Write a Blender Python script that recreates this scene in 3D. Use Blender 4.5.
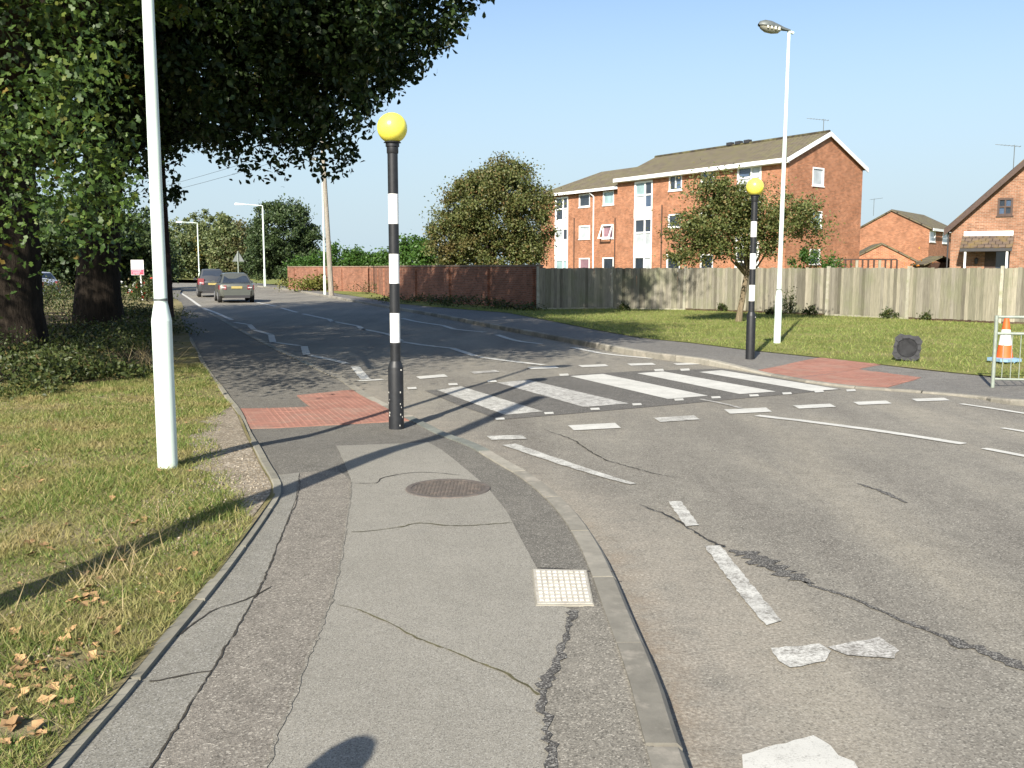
import bpy, bmesh, math, random
import numpy as np
from mathutils import Vector
R = math.radians
random.seed(11)
rng = np.random.default_rng(7)
for o in list(bpy.data.objects): bpy.data.objects.remove(o)
scene = bpy.context.scene
C = scene.collection

# ------------------------------------------------------------------ camera, sky, sun, exposure
F = 970.0; EYE = 1.6; PITCH = math.atan((384 - 268) / F)
cam_d = bpy.data.cameras.new('camera'); cam = bpy.data.objects.new('camera', cam_d); C.objects.link(cam)
cam.location = (0, 0, EYE); cam.rotation_euler = (math.pi / 2 - PITCH, 0, 0)
cam_d.sensor_width = 36; cam_d.lens = F / 1024 * 36; cam_d.clip_end = 5000; cam_d.clip_start = 0.05
scene.camera = cam
SUN_EL, SUN_HEAD = 32.5, 19.0           # shadows fall 19 degrees right of straight ahead
w = bpy.data.worlds.new('World'); scene.world = w; w.use_nodes = True
nt = w.node_tree; nt.nodes.clear()
sky = nt.nodes.new('ShaderNodeTexSky'); sky.sky_type = 'NISHITA'; sky.sun_disc = False
sky.sun_elevation = R(SUN_EL); sky.sun_rotation = R(180 + SUN_HEAD)
sky.air_density = 1.0; sky.dust_density = 1.3; sky.ozone_density = 3.0
SKY = 0.092
bg = nt.nodes.new('ShaderNodeBackground'); bg.inputs[1].default_value = SKY
wo = nt.nodes.new('ShaderNodeOutputWorld')
# thin pale haze towards the horizon, the same all the way round
tc = nt.nodes.new('ShaderNodeTexCoord'); sx = nt.nodes.new('ShaderNodeSeparateXYZ'); nt.links.new(tc.outputs['Generated'], sx.inputs[0])
hr = nt.nodes.new('ShaderNodeValToRGB'); hr.color_ramp.interpolation = 'EASE'
hr.color_ramp.elements[0].position = 0.0; hr.color_ramp.elements[0].color = (.92, .92, .92, 1); hr.color_ramp.elements[1].position = 0.36; hr.color_ramp.elements[1].color = (0, 0, 0, 1)
nt.links.new(sx.outputs[2], hr.inputs[0])
mixh = nt.nodes.new('ShaderNodeMix'); mixh.data_type = 'RGBA'; nt.links.new(hr.outputs[0], mixh.inputs[0]); nt.links.new(sky.outputs[0], mixh.inputs[6])
mixh.inputs[7].default_value = (.305 / SKY, .382 / SKY, .435 / SKY, 1)
nt.links.new(mixh.outputs[2], bg.inputs[0]); nt.links.new(bg.outputs[0], wo.inputs[0])
sd = bpy.data.lights.new('sun', 'SUN'); sd.energy = 5.0; sd.angle = R(0.53); sd.color = (1, .93, .82)
sun = bpy.data.objects.new('sun', sd); C.objects.link(sun)
ldir = Vector((math.cos(R(SUN_EL)) * math.sin(R(SUN_HEAD)), math.cos(R(SUN_EL)) * math.cos(R(SUN_HEAD)), -math.sin(R(SUN_EL))))
sun.rotation_euler = ldir.to_track_quat('-Z', 'Y').to_euler(); sun.location = (-20, -40, 40)
vs = scene.view_settings; vs.view_transform = 'Standard'; vs.look = 'None'; vs.exposure = 0.98; vs.gamma = 1
vs.use_curve_mapping = False

# ------------------------------------------------------------------ pixel to world
_cp, _sp = math.cos(PITCH), math.sin(PITCH)
def ray(u, v):
    x = (u - 512) / F; y = -(v - 384) / F
    return Vector((x, _cp + y * _sp, -_sp + y * _cp))
def G(u, v, z=0.0):
    d = ray(u, v); t = (z - EYE) / d.z
    return Vector((d.x * t, d.y * t, z))
def P(u, v, Y):
    d = ray(u, v); t = Y / d.y
    return Vector((d.x * t, Y, EYE + d.z * t))
def project(p):      # numpy (n,3) -> u, v
    rel = p - np.array([0, 0, EYE])
    f = rel[:, 1] * _cp - rel[:, 2] * _sp; up = rel[:, 1] * _sp + rel[:, 2] * _cp
    f = np.maximum(f, 0.05)
    return 512 + F * rel[:, 0] / f, 384 - F * up / f
RZ = -0.10; GZ = -0.16
DIP = ((-1.45, 11.3, 3.2), (4.5, 13.9, 3.6))
def PZ(x, y):
    z = 0.0
    for cx, cy, r in DIP:
        d = math.hypot(x - cx, y - cy) / r
        if d < 1:
            k = 1 - d; k = min(1, k * 1.8); z -= 0.082 * k * k * (3 - 2 * k)
    return z
def GP(u, v):
    z = 0.0
    for _ in range(6):
        p = G(u, v, z); z = PZ(p.x, p.y)
    return Vector((p.x, p.y, z))

# ------------------------------------------------------------------ materials
class NT:
    def __init__(s, name):
        s.m = bpy.data.materials.new(name); s.m.use_nodes = True; s.t = s.m.node_tree; s.t.nodes.clear()
        s.out = s.n('ShaderNodeOutputMaterial'); s.b = s.n('ShaderNodeBsdfPrincipled'); s.l(s.b, s.out, 0, 0)
    def n(s, t, **k):
        n = s.t.nodes.new(t)
        for a, v in k.items(): setattr(n, a, v)
        return n
    def l(s, a, b, i=0, j=0):
        s.t.links.new(a.outputs[i] if not isinstance(a, bpy.types.NodeSocket) else a, b.inputs[j])
    def pos(s): return s.n('ShaderNodeNewGeometry').outputs['Position']
    def noise(s, scale, detail=4, rough=.55, vec=None, dim=3):
        n = s.n('ShaderNodeTexNoise'); n.inputs['Scale'].default_value = scale
        n.inputs['Detail'].default_value = detail; n.inputs['Roughness'].default_value = rough
        s.t.links.new(vec if vec is not None else s.pos(), n.inputs['Vector']); return n.outputs['Fac']
    def ramp(s, fac, stops):
        r = s.n('ShaderNodeValToRGB'); e = r.color_ramp.elements
        while len(e) < len(stops): e.new(0.5)
        for q, (p, c) in zip(e, stops): q.position = p; q.color = (*c, 1) if len(c) == 3 else c
        s.t.links.new(fac, r.inputs[0]); return r.outputs[0]
    def mix(s, fac, a, b, mode='MIX'):
        m = s.n('ShaderNodeMix'); m.data_type = 'RGBA'; m.blend_type = mode
        for sock, val in ((m.inputs[0], fac), (m.inputs[6], a), (m.inputs[7], b)):
            if isinstance(val, bpy.types.NodeSocket): s.t.links.new(val, sock)
            elif isinstance(val, (int, float)): sock.default_value = val
            else: sock.default_value = (*val, 1)
        return m.outputs[2]
    def bump(s, h, strength=.4, dist=.01):
        b = s.n('ShaderNodeBump'); b.inputs['Strength'].default_value = strength; b.inputs['Distance'].default_value = dist
        s.t.links.new(h, b.inputs['Height']); s.t.links.new(b.outputs[0], s.b.inputs['Normal'])
    def col(s, c):
        if isinstance(c, bpy.types.NodeSocket): s.t.links.new(c, s.b.inputs['Base Color'])
        else: s.b.inputs['Base Color'].default_value = (*c, 1)
    def set(s, **k):
        for a, v in k.items(): s.b.inputs[a.replace('_', ' ')].default_value = v
        return s
W1, W0 = (1, 1, 1), (0, 0, 0)
def plain(name, c, rough=.5, metal=0, var=.15, scale=6, spec=.5, bump=0):
    m = NT(name); f = m.noise(scale, 5)
    m.col(m.ramp(f, [(.3, tuple(x * (1 - var) for x in c)), (.7, tuple(min(1, x * (1 + var)) for x in c))]))
    m.set(Roughness=rough, Metallic=metal, Specular_IOR_Level=spec)
    if bump: m.bump(m.noise(scale * 12, 3), bump, .004)
    return m.m
def aggregate(name, c1, c2, speck=(.5, .47, .4), amount=.62, big=.5, bump=.5, rough=.85, dark=None, fine=160, attr=None, patchy=.25):
    """tarmac: broad tone variation, stone speckle, optional grit attribute"""
    m = NT(name)
    base = m.ramp(m.noise(big, 6, .6), [(.3, c1), (.7, c2)])
    if attr:
        mp = m.n('ShaderNodeMapping'); mp.inputs['Rotation'].default_value = (0, 0, R(-35)); mp.inputs['Scale'].default_value = (.9, .16, 1); m.t.links.new(m.pos(), mp.inputs[0])
        base = m.mix(1.0, base, m.ramp(m.noise(1.2, 5, .6, mp.outputs[0]), [(.32, (.74, .73, .73)), (.5, (.95, .95, .94)), (.68, (1.22, 1.2, 1.14))]), 'MULTIPLY')
    mott = m.ramp(m.noise(7, 5, .7), [(.3, (1 - patchy,) * 3), (.7, (1 + patchy * .3,) * 3)])
    base = m.mix(1.0, base, mott, 'MULTIPLY')
    vor = m.n('ShaderNodeTexVoronoi'); vor.inputs['Scale'].default_value = fine; m.t.links.new(m.pos(), vor.inputs['Vector'])
    rc = m.n('ShaderNodeSeparateColor'); m.t.links.new(vor.outputs['Color'], rc.inputs[0])
    sp = m.ramp(rc.outputs[0], [(amount, W0), (min(.99, amount + .25), (.75,) * 3)])
    col = m.mix(sp, base, speck)
    dk = m.ramp(rc.outputs[1], [(.0, (.5,) * 3), (.45, W1)])
    col = m.mix(1.0, col, dk, 'MULTIPLY')
    if attr:
        a = m.n('ShaderNodeAttribute', attribute_name='grit')
        g = m.n('ShaderNodeMath', operation='MULTIPLY'); m.t.links.new(a.outputs['Fac'], g.inputs[0])
        nn = m.ramp(m.noise(5, 6, .75), [(.32, W0), (.62, W1)]); m.t.links.new(nn, g.inputs[1])
        gc = m.ramp(m.noise(60, 3, .7), [(.35, (.16, .14, .112)), (.5, (.26, .235, .192)), (.68, (.43, .395, .33))])
        col = m.mix(g.outputs[0], col, gc)
        ax = m.n('ShaderNodeAttribute', attribute_name='rust')
        g2 = m.n('ShaderNodeMath', operation='MULTIPLY'); m.t.links.new(ax.outputs['Fac'], g2.inputs[0])
        nn2 = m.ramp(m.noise(9, 5, .7), [(.35, W0), (.6, W1)]); m.t.links.new(nn2, g2.inputs[1])
        col = m.mix(g2.outputs[0], col, m.ramp(m.noise(90, 2), [(.4, (.15, .1, .06)), (.65, (.25, .185, .12))]))
    m.col(col); m.set(Roughness=rough, Specular_IOR_Level=.25)
    h = m.mix(.5, vor.outputs['Distance'], m.noise(fine * .8, 3, .7))
    m.bump(h, bump, .006)
    return m.m
def worn_paint(name, wear, c=(.55, .545, .5), under=(.17, .16, .14), scale=16):
    m = NT(name)
    f = m.mix(.5, m.noise(scale, 6, .75), m.noise(scale * 9, 3, .7))
    k = m.ramp(f, [(wear - .09, W0), (wear + .08, W1)])
    tone = m.ramp(m.noise(3, 4), [(.3, tuple(x * .8 for x in c)), (.7, c)])
    m.col(m.mix(k, under, tone)); m.set(Roughness=.75, Specular_IOR_Level=.3)
    m.bump(m.noise(140, 3, .7), .35, .004); return m.m
def brick_mat(name, c1, c2, mortar, bw=.225, bh=.075):
    m = NT(name); uv = m.n('ShaderNodeUVMap')
    b = m.n('ShaderNodeTexBrick'); m.l(uv, b)
    b.inputs['Color1'].default_value = (*c1, 1); b.inputs['Color2'].default_value = (*c2, 1); b.inputs['Mortar'].default_value = (*mortar, 1)
    b.inputs['Scale'].default_value = 1; b.inputs['Brick Width'].default_value = bw; b.inputs['Row Height'].default_value = bh
    b.inputs['Mortar Size'].default_value = .008; b.inputs['Bias'].default_value = 0
    big = m.ramp(m.noise(.9, 6, .65), [(.3, (.72, .70, .68)), (.7, (1.12, 1.1, 1.08))])
    st = m.ramp(m.noise(3.5, 5, .7), [(.35, (.8, .78, .75)), (.6, W1)])
    c = m.mix(1.0, m.mix(1.0, b.outputs[0], big, 'MULTIPLY'), st, 'MULTIPLY')
    # soldier tone variation per course
    m.col(c); m.set(Roughness=.85, Specular_IOR_Level=.2)
    m.bump(b.outputs['Fac'], -.5, .01); return m.m
def tile_mat(name, c1, c2, moss):
    m = NT(name); uv = m.n('ShaderNodeUVMap')
    b = m.n('ShaderNodeTexBrick'); m.l(uv, b)
    b.inputs['Color1'].default_value = (*c1, 1); b.inputs['Color2'].default_value = (*c2, 1); b.inputs['Mortar'].default_value = (*(x * .35 for x in c1), 1)
    b.inputs['Scale'].default_value = 1; b.inputs['Brick Width'].default_value = .3; b.inputs['Row Height'].default_value = .32; b.inputs['Mortar Size'].default_value = .02
    c = m.mix(m.ramp(m.noise(1.6, 6, .7), [(.45, W0), (.7, W1)]), b.outputs[0], moss)
    m.col(c); m.set(Roughness=.9, Specular_IOR_Level=.2); m.bump(b.outputs['Fac'], -.6, .03); return m.m
def leaf_mat(name, stops, trans=.35, rough=.5, patch=None):
    m = NT(name); gi = m.n('ShaderNodeNewGeometry')
    c = m.ramp(gi.outputs['Random Per Island'], stops)
    if patch:
        c = m.mix(m.ramp(m.noise(patch[0], 4, .6), [(patch[1] - .08, W0), (patch[1] + .1, W1)]), c, m.ramp(gi.outputs['Random Per Island'], patch[2]))
    m.col(c); m.set(Roughness=rough, Specular_IOR_Level=.35)
    tr = m.n('ShaderNodeBsdfTranslucent'); br = m.mix(1.0, c, (1.1, 1.15, .6), 'MULTIPLY'); m.t.links.new(br, tr.inputs[0])
    mx = m.n('ShaderNodeMixShader'); mx.inputs[0].default_value = trans
    m.t.links.new(m.b.outputs[0], mx.inputs[1]); m.t.links.new(tr.outputs[0], mx.inputs[2]); m.t.links.new(mx.outputs[0], m.out.inputs[0])
    return m.m
def bark_mat(name, c1, c2):
    m = NT(name); mp = m.n('ShaderNodeMapping'); mp.inputs['Scale'].default_value = (9, 9, 1.6); m.t.links.new(m.pos(), mp.inputs[0])
    f = m.noise(1.6, 7, .7, mp.outputs[0]); m.col(m.ramp(f, [(.3, c1), (.7, c2)])); m.set(Roughness=.95, Specular_IOR_Level=.1); m.bump(f, 1, .06); return m.m
M = {}
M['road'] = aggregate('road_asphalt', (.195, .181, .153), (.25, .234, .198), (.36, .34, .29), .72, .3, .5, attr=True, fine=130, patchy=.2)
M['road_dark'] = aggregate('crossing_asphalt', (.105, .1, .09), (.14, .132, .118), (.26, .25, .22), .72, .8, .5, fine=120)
M['pave_dark'] = aggregate('dark_trench_tarmac', (.13, .122, .104), (.162, .152, .13), (.32, .305, .265), .72, .6, .5, fine=170)
M['pave_light'] = aggregate('pale_smooth_tarmac', (.22, .208, .175), (.262, .248, .21), (.36, .35, .31), .7, .9, .25, fine=260, patchy=.1)
M['pave_coarse'] = aggregate('coarse_stone_tarmac', (.185, .168, .142), (.225, .205, .172), (.42, .39, .33), .74, 1.2, .6, fine=150)
M['pave_strip'] = aggregate('worn_edge_tarmac', (.19, .182, .155), (.235, .225, .19), (.36, .35, .32), .72, 1.5, .3, fine=200, patchy=.15)
M['pave_grit'] = aggregate('gritty_tarmac', (.18, .168, .14), (.235, .218, .182), (.42, .39, .33), .76, 1.6, .5, fine=160)
M['pave_far'] = aggregate('far_footway_tarmac', (.155, .147, .132), (.195, .186, .167), (.3, .29, .26), .75, .5, .4, fine=120)
M['bitumen'] = aggregate('bitumen_seam', (.06, .057, .052), (.1, .095, .087), (.3, .29, .26), .6, 6, .9, fine=150)
M['crack'] = plain('crack_dirt', (.035, .03, .022), .95, 0, .4, 30)
M['crack_moss'] = plain('crack_moss', (.075, .068, .03), .95, 0, .5, 14)
M['paint'] = worn_paint('road_paint', .395)
M['paint_worn'] = worn_paint('road_paint_worn', .485, scale=9)
M['paint_faint'] = worn_paint('road_paint_faint', .515, (.55, .54, .5), scale=7)
M['paint_scrub'] = worn_paint('road_paint_scrubbed', .50, (.6, .59, .55), (.13, .125, .11), scale=12)
def random_tint(name, c, var=.25, rough=.85, noise=8, bump=.3, stain=None):
    m = NT(name); oi = m.n('ShaderNodeObjectInfo')
    a = m.ramp(oi.outputs['Random'], [(0, tuple(x * (1 - var) for x in c)), (1, tuple(min(1, x * (1 + var)) for x in c))])
    b = m.ramp(m.noise(noise, 6, .7), [(.3, (.72,) * 3), (.7, (1.08,) * 3)])
    col = m.mix(1.0, a, b, 'MULTIPLY')
    if stain: col = m.mix(m.ramp(m.noise(stain[0], 6, .7), [(stain[1], W0), (stain[1] + .15, (.8,) * 3)]), col, stain[2])
    m.col(col); m.set(Roughness=rough, Specular_IOR_Level=.25); m.bump(m.noise(130, 3, .7), bump, .004); return m.m
M['kerb'] = random_tint('kerb_concrete', (.255, .24, .2), .3, stain=(3, .52, (.33, .3, .25)))
M['kerb_green'] = random_tint('kerb_weathered', (.19, .2, .175), .1)
M['edging'] = random_tint('edging_concrete', (.24, .228, .185), .15, stain=(4, .55, (.15, .15, .09)))
M['blister'] = random_tint('red_blister_paver', (.3, .15, .112), .06, stain=(2.5, .5, (.27, .175, .135)))
M['blister_joint'] = plain('paver_joint', (.24, .13, .1), .95, 0, .25, 20)
M['soil'] = NT('verge_soil')
_m = M['soil']; _c = _m.ramp(_m.noise(1.1, 7, .68), [(.34, (.14, .145, .05)), (.5, (.21, .185, .09)), (.66, (.3, .25, .16))])
_c = _m.mix(_m.ramp(_m.noise(70, 4, .7), [(.4, W0), (.7, (.6,) * 3)]), _c, (.2, .165, .095)); _m.col(_c); _m.set(Roughness=1, Specular_IOR_Level=.05); _m.bump(_m.noise(60, 5, .75), .8, .02); M['soil'] = _m.m
_m = NT('far_grass_ground'); _c = _m.ramp(_m.noise(.8, 7, .68), [(.34, (.12, .16, .04)), (.5, (.18, .2, .06)), (.68, (.26, .23, .11))])
_c = _m.mix(_m.ramp(_m.noise(40, 4, .7), [(.4, W0), (.7, (.5,) * 3)]), _c, (.15, .14, .06)); _m.col(_c); _m.set(Roughness=1, Specular_IOR_Level=.05); _m.bump(_m.noise(30, 5, .75), .8, .03); M['far_grass'] = _m.m
M['dirt'] = aggregate('stony_dirt', (.2, .165, .115), (.27, .225, .165), (.46, .41, .33), .6, 2.5, .9, fine=70)
_m = NT('pale_pole_paint'); _mp = _m.n('ShaderNodeMapping'); _mp.inputs['Scale'].default_value = (9, 9, .7); _m.t.links.new(_m.pos(), _mp.inputs[0])
_c = _m.mix(_m.ramp(_m.noise(1.5, 6, .7, _mp.outputs[0]), [(.5, W0), (.75, (.45,) * 3)]), (.65, .75, .68), (.42, .47, .4))
_c = _m.mix(_m.ramp(_m.noise(26, 3, .6), [(.7, W0), (.76, (.7,) * 3)]), _c, (.3, .26, .2))
_m.col(_c); _m.set(Roughness=.42); M['white_pole'] = _m.m
M['black'] = plain('black_post_paint', (.012, .013, .015), .5, 0, .3, 20)
_m = NT('white_paint'); _c = _m.mix(_m.ramp(_m.noise(7, 6, .7), [(.5, W0), (.8, (.5,) * 3)]), (.76, .76, .73), (.5, .48, .42)); _m.col(_c); _m.set(Roughness=.5); M['white'] = _m.m
M['chip'] = plain('bare_chip', (.6, .58, .52), .7)
_m = NT('beacon_yellow'); _m.col(_m.ramp(_m.noise(6, 3), [(.3, (.84, .75, .09)), (.7, (.88, .79, .12))])); _m.set(Roughness=.3); _m.b.inputs['Subsurface Weight'].default_value = .15; _m.b.inputs['Subsurface Radius'].default_value = (.05, .04, .01); M['yellow'] = _m.m
M['grey_metal'] = plain('grey_metal', (.12, .135, .13), .55, .2, .15, 10)
M['galv'] = plain('galvanised_steel', (.25, .285, .24), .55, .2, .15, 14)
M['iron'] = random_tint('rusty_cast_iron', (.115, .1, .088), .05, .75, 30, .6, stain=(12, .5, (.17, .14, .115)))
M['iron_white'] = worn_paint('painted_cover', .45, (.6, .585, .53), (.3, .27, .2), 30)
M['lid_dirty'] = worn_paint('dirty_cover', .46, (.46, .44, .38), (.25, .22, .18), 25)
M['rust'] = plain('rust_edge', (.24, .15, .08), .95, 0, .4, 30)
M['brick'] = brick_mat('orange_brick', (.29, .118, .06), (.48, .2, .104), (.41, .3, .22))
M['brick_wall'] = brick_mat('red_garden_brick', (.2, .085, .055), (.34, .145, .09), (.28, .21, .16))
M['brick_house'] = brick_mat('house_brick', (.2, .1, .062), (.36, .18, .11), (.32, .26, .2))
M['tile'] = tile_mat('mossy_roof_tile', (.125, .105, .075), (.165, .14, .1), (.15, .14, .065))
M['tile_house'] = tile_mat('brown_roof_tile', (.1, .075, .06), (.14, .105, .08), (.18, .13, .05))
M['upvc'] = plain('white_frame', (.8, .8, .79), .4, 0, .04, 5)
M['brown'] = plain('brown_timber', (.055, .03, .02), .6, 0, .3, 10)
def glass(name, c, rough=.06):
    m = NT(name); m.col(m.ramp(m.noise(1.3, 3), [(.3, tuple(x * .6 for x in c)), (.7, c)])); m.set(Roughness=rough, Specular_IOR_Level=.8); return m.m
M['glass'] = glass('dark_glass', (.035, .045, .06)); M['glass_blue'] = glass('blue_glass', (.08, .12, .19)); M['glass_net'] = glass('netted_glass', (.5, .54, .56), .2)
M['glass_red'] = glass('pink_curtain_glass', (.3, .17, .2), .2); M['glass_teal'] = glass('teal_glass', (.32, .45, .46), .15)
M['concrete'] = random_tint('post_concrete', (.36, .34, .27), .12, stain=(3, .5, (.24, .25, .15)))
_m = NT('fence_board'); _oi = _m.n('ShaderNodeObjectInfo')
_mp = _m.n('ShaderNodeMapping'); _mp.inputs['Scale'].default_value = (14, 14, .9); _m.t.links.new(_m.pos(), _mp.inputs[0])
_g = _m.noise(2.5, 6, .7, _mp.outputs[0])
_c = _m.ramp(_oi.outputs['Random'], [(0, (.13, .12, .09)), (.3, (.28, .26, .21)), (.65, (.21, .2, .145)), (1, (.36, .33, .255))])
_c = _m.mix(1.0, _c, _m.ramp(_g, [(.3, (.62,) * 3), (.7, (1.15,) * 3)]), 'MULTIPLY')
_c = _m.mix(_m.ramp(_m.noise(1.0, 5, .6), [(.5, W0), (.75, (.6,) * 3)]), _c, (.17, .19, .1))
_m.col(_c); _m.set(Roughness=.9, Specular_IOR_Level=.15); _m.bump(_g, .6, .01); M['board'] = _m.m
M['wood_pole'] = bark_mat('weathered_pole_wood', (.22, .2, .165), (.34, .31, .26))
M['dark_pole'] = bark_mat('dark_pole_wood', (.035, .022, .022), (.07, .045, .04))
M['bark'] = bark_mat('oak_bark', (.014, .011, .009), (.045, .036, .027))
M['bark_light'] = bark_mat('pale_bark', (.12, .095, .06), (.26, .21, .14))
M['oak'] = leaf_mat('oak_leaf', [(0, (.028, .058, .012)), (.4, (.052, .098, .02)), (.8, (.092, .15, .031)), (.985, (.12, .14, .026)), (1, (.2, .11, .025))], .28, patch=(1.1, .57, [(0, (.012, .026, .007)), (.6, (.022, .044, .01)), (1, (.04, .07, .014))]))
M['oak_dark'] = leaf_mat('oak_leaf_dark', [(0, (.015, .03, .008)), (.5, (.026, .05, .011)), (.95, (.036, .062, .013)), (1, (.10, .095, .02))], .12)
M['chestnut'] = leaf_mat('browning_leaf', [(0, (.065, .085, .026)), (.4, (.1, .12, .036)), (.7, (.13, .142, .045)), (.92, (.14, .12, .042)), (1, (.18, .11, .045))], .25, patch=(.5, .66, [(0, (.11, .07, .026)), (.6, (.15, .09, .035)), (1, (.1, .095, .03))]))
M['small_tree'] = leaf_mat('olive_leaf', [(0, (.07, .09, .028)), (.5, (.115, .14, .042)), (.85, (.16, .175, .06)), (1, (.23, .14, .06))], .32)
M['round_tree'] = leaf_mat('deep_green_leaf', [(0, (.03, .052, .02)), (.6, (.05, .08, .028)), (1, (.075, .105, .038))], .2)
M['conifer'] = leaf_mat('bright_conifer', [(0, (.03, .07, .012)), (.6, (.05, .115, .018)), (1, (.08, .15, .025))], .25)
M['wood_green'] = leaf_mat('woodland_green', [(0, (.08, .11, .044)), (.5, (.125, .155, .062)), (1, (.18, .195, .08))], .25)
M['wood_brown'] = leaf_mat('woodland_tan', [(0, (.075, .08, .034)), (.6, (.12, .115, .05)), (1, (.165, .14, .062))], .25)
M['wood_yellow'] = leaf_mat('woodland_yellow', [(0, (.16, .13, .025)), (1, (.28, .21, .04))], .3)
M['shrub'] = leaf_mat('shrub_leaf', [(0, (.03, .045, .012)), (.6, (.055, .075, .02)), (.9, (.08, .10, .03)), (1, (.14, .10, .04))], .25)
M['shrub_yellow'] = leaf_mat('yellow_shrub', [(0, (.09, .11, .02)), (1, (.2, .19, .05))], .3)
M['orange_leaf'] = leaf_mat('orange_shrub', [(0, (.35, .1, .01)), (1, (.55, .24, .03))], .2)
M['petal'] = leaf_mat('white_petal', [(0, (.6, .6, .55)), (1, (.8, .8, .76))], .2)
M['red_petal'] = leaf_mat('red_petal', [(0, (.4, .05, .04)), (1, (.5, .1, .07))], .2)
M['grass'] = leaf_mat('verge_grass', [(0, (.09, .145, .028)), (.45, (.145, .195, .042)), (.75, (.24, .235, .075)), (1, (.42, .36, .17))], .3, .6, patch=(1.5, .56, [(0, (.26, .21, .09)), (.5, (.38, .31, .15)), (1, (.2, .2, .06))]))
M['grass_far'] = leaf_mat('lawn_grass', [(0, (.15, .215, .045)), (.6, (.22, .275, .07)), (.9, (.32, .31, .11)), (1, (.42, .36, .17))], .3, .6, patch=(.7, .58, [(0, (.26, .22, .09)), (1, (.18, .2, .05))]))
M['straw'] = leaf_mat('dry_straw', [(0, (.26, .2, .1)), (1, (.45, .37, .2))], .25)
M['dead_leaf'] = random_tint('dead_oak_leaf', (.36, .225, .11), .4, .8, 30, .2)
M['silver'] = plain('silver_green_paint', (.17, .178, .155), .3, .6, .03, 2)
M['silver_dark'] = plain('dark_silver_paint', (.09, .094, .098), .3, .6, .03, 2)
M['car_white'] = plain('white_car_paint', (.62, .66, .74), .3, .1, .03, 2)
M['tyre'] = plain('tyre_rubber', (.015, .015, .015), .85); M['trim'] = plain('dark_plastic', (.03, .03, .032), .6)
M['rim'] = plain('alloy_rim', (.4, .4, .4), .35, .7); M['tail'] = plain('tail_lamp_red', (.17, .015, .02), .3); M['plate'] = plain('plate_yellow', (.36, .29, .1), .55)
M['lamp_white'] = plain('reverse_lamp', (.6, .5, .5), .3)
M['cone_orange'] = plain('cone_orange', (.72, .11, .02), .55, 0, .12, 9); M['cone_white'] = plain('cone_sleeve', (.74, .73, .7), .5, 0, .08, 9)
M['rubber'] = plain('black_rubber_base', (.03, .031, .034), .8, 0, .3, 14); M['blue_base'] = plain('faded_blue_base', (.2, .33, .45), .7)
M['sign_red'] = plain('sign_red', (.62, .05, .10), .5); M['sign_pink'] = plain('sign_pale_red', (.75, .38, .42), .5)
_m = NT('clear_bowl'); _m.col((.55, .55, .45)); _m.set(Roughness=.12); _m.b.inputs['Transmission Weight'].default_value = .55; M['bowl'] = _m.m
M['prism'] = plain('lantern_reflector', (.72, .7, .6), .2)
M['wire'] = plain('cable', (.05, .05, .05), .6)

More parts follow.
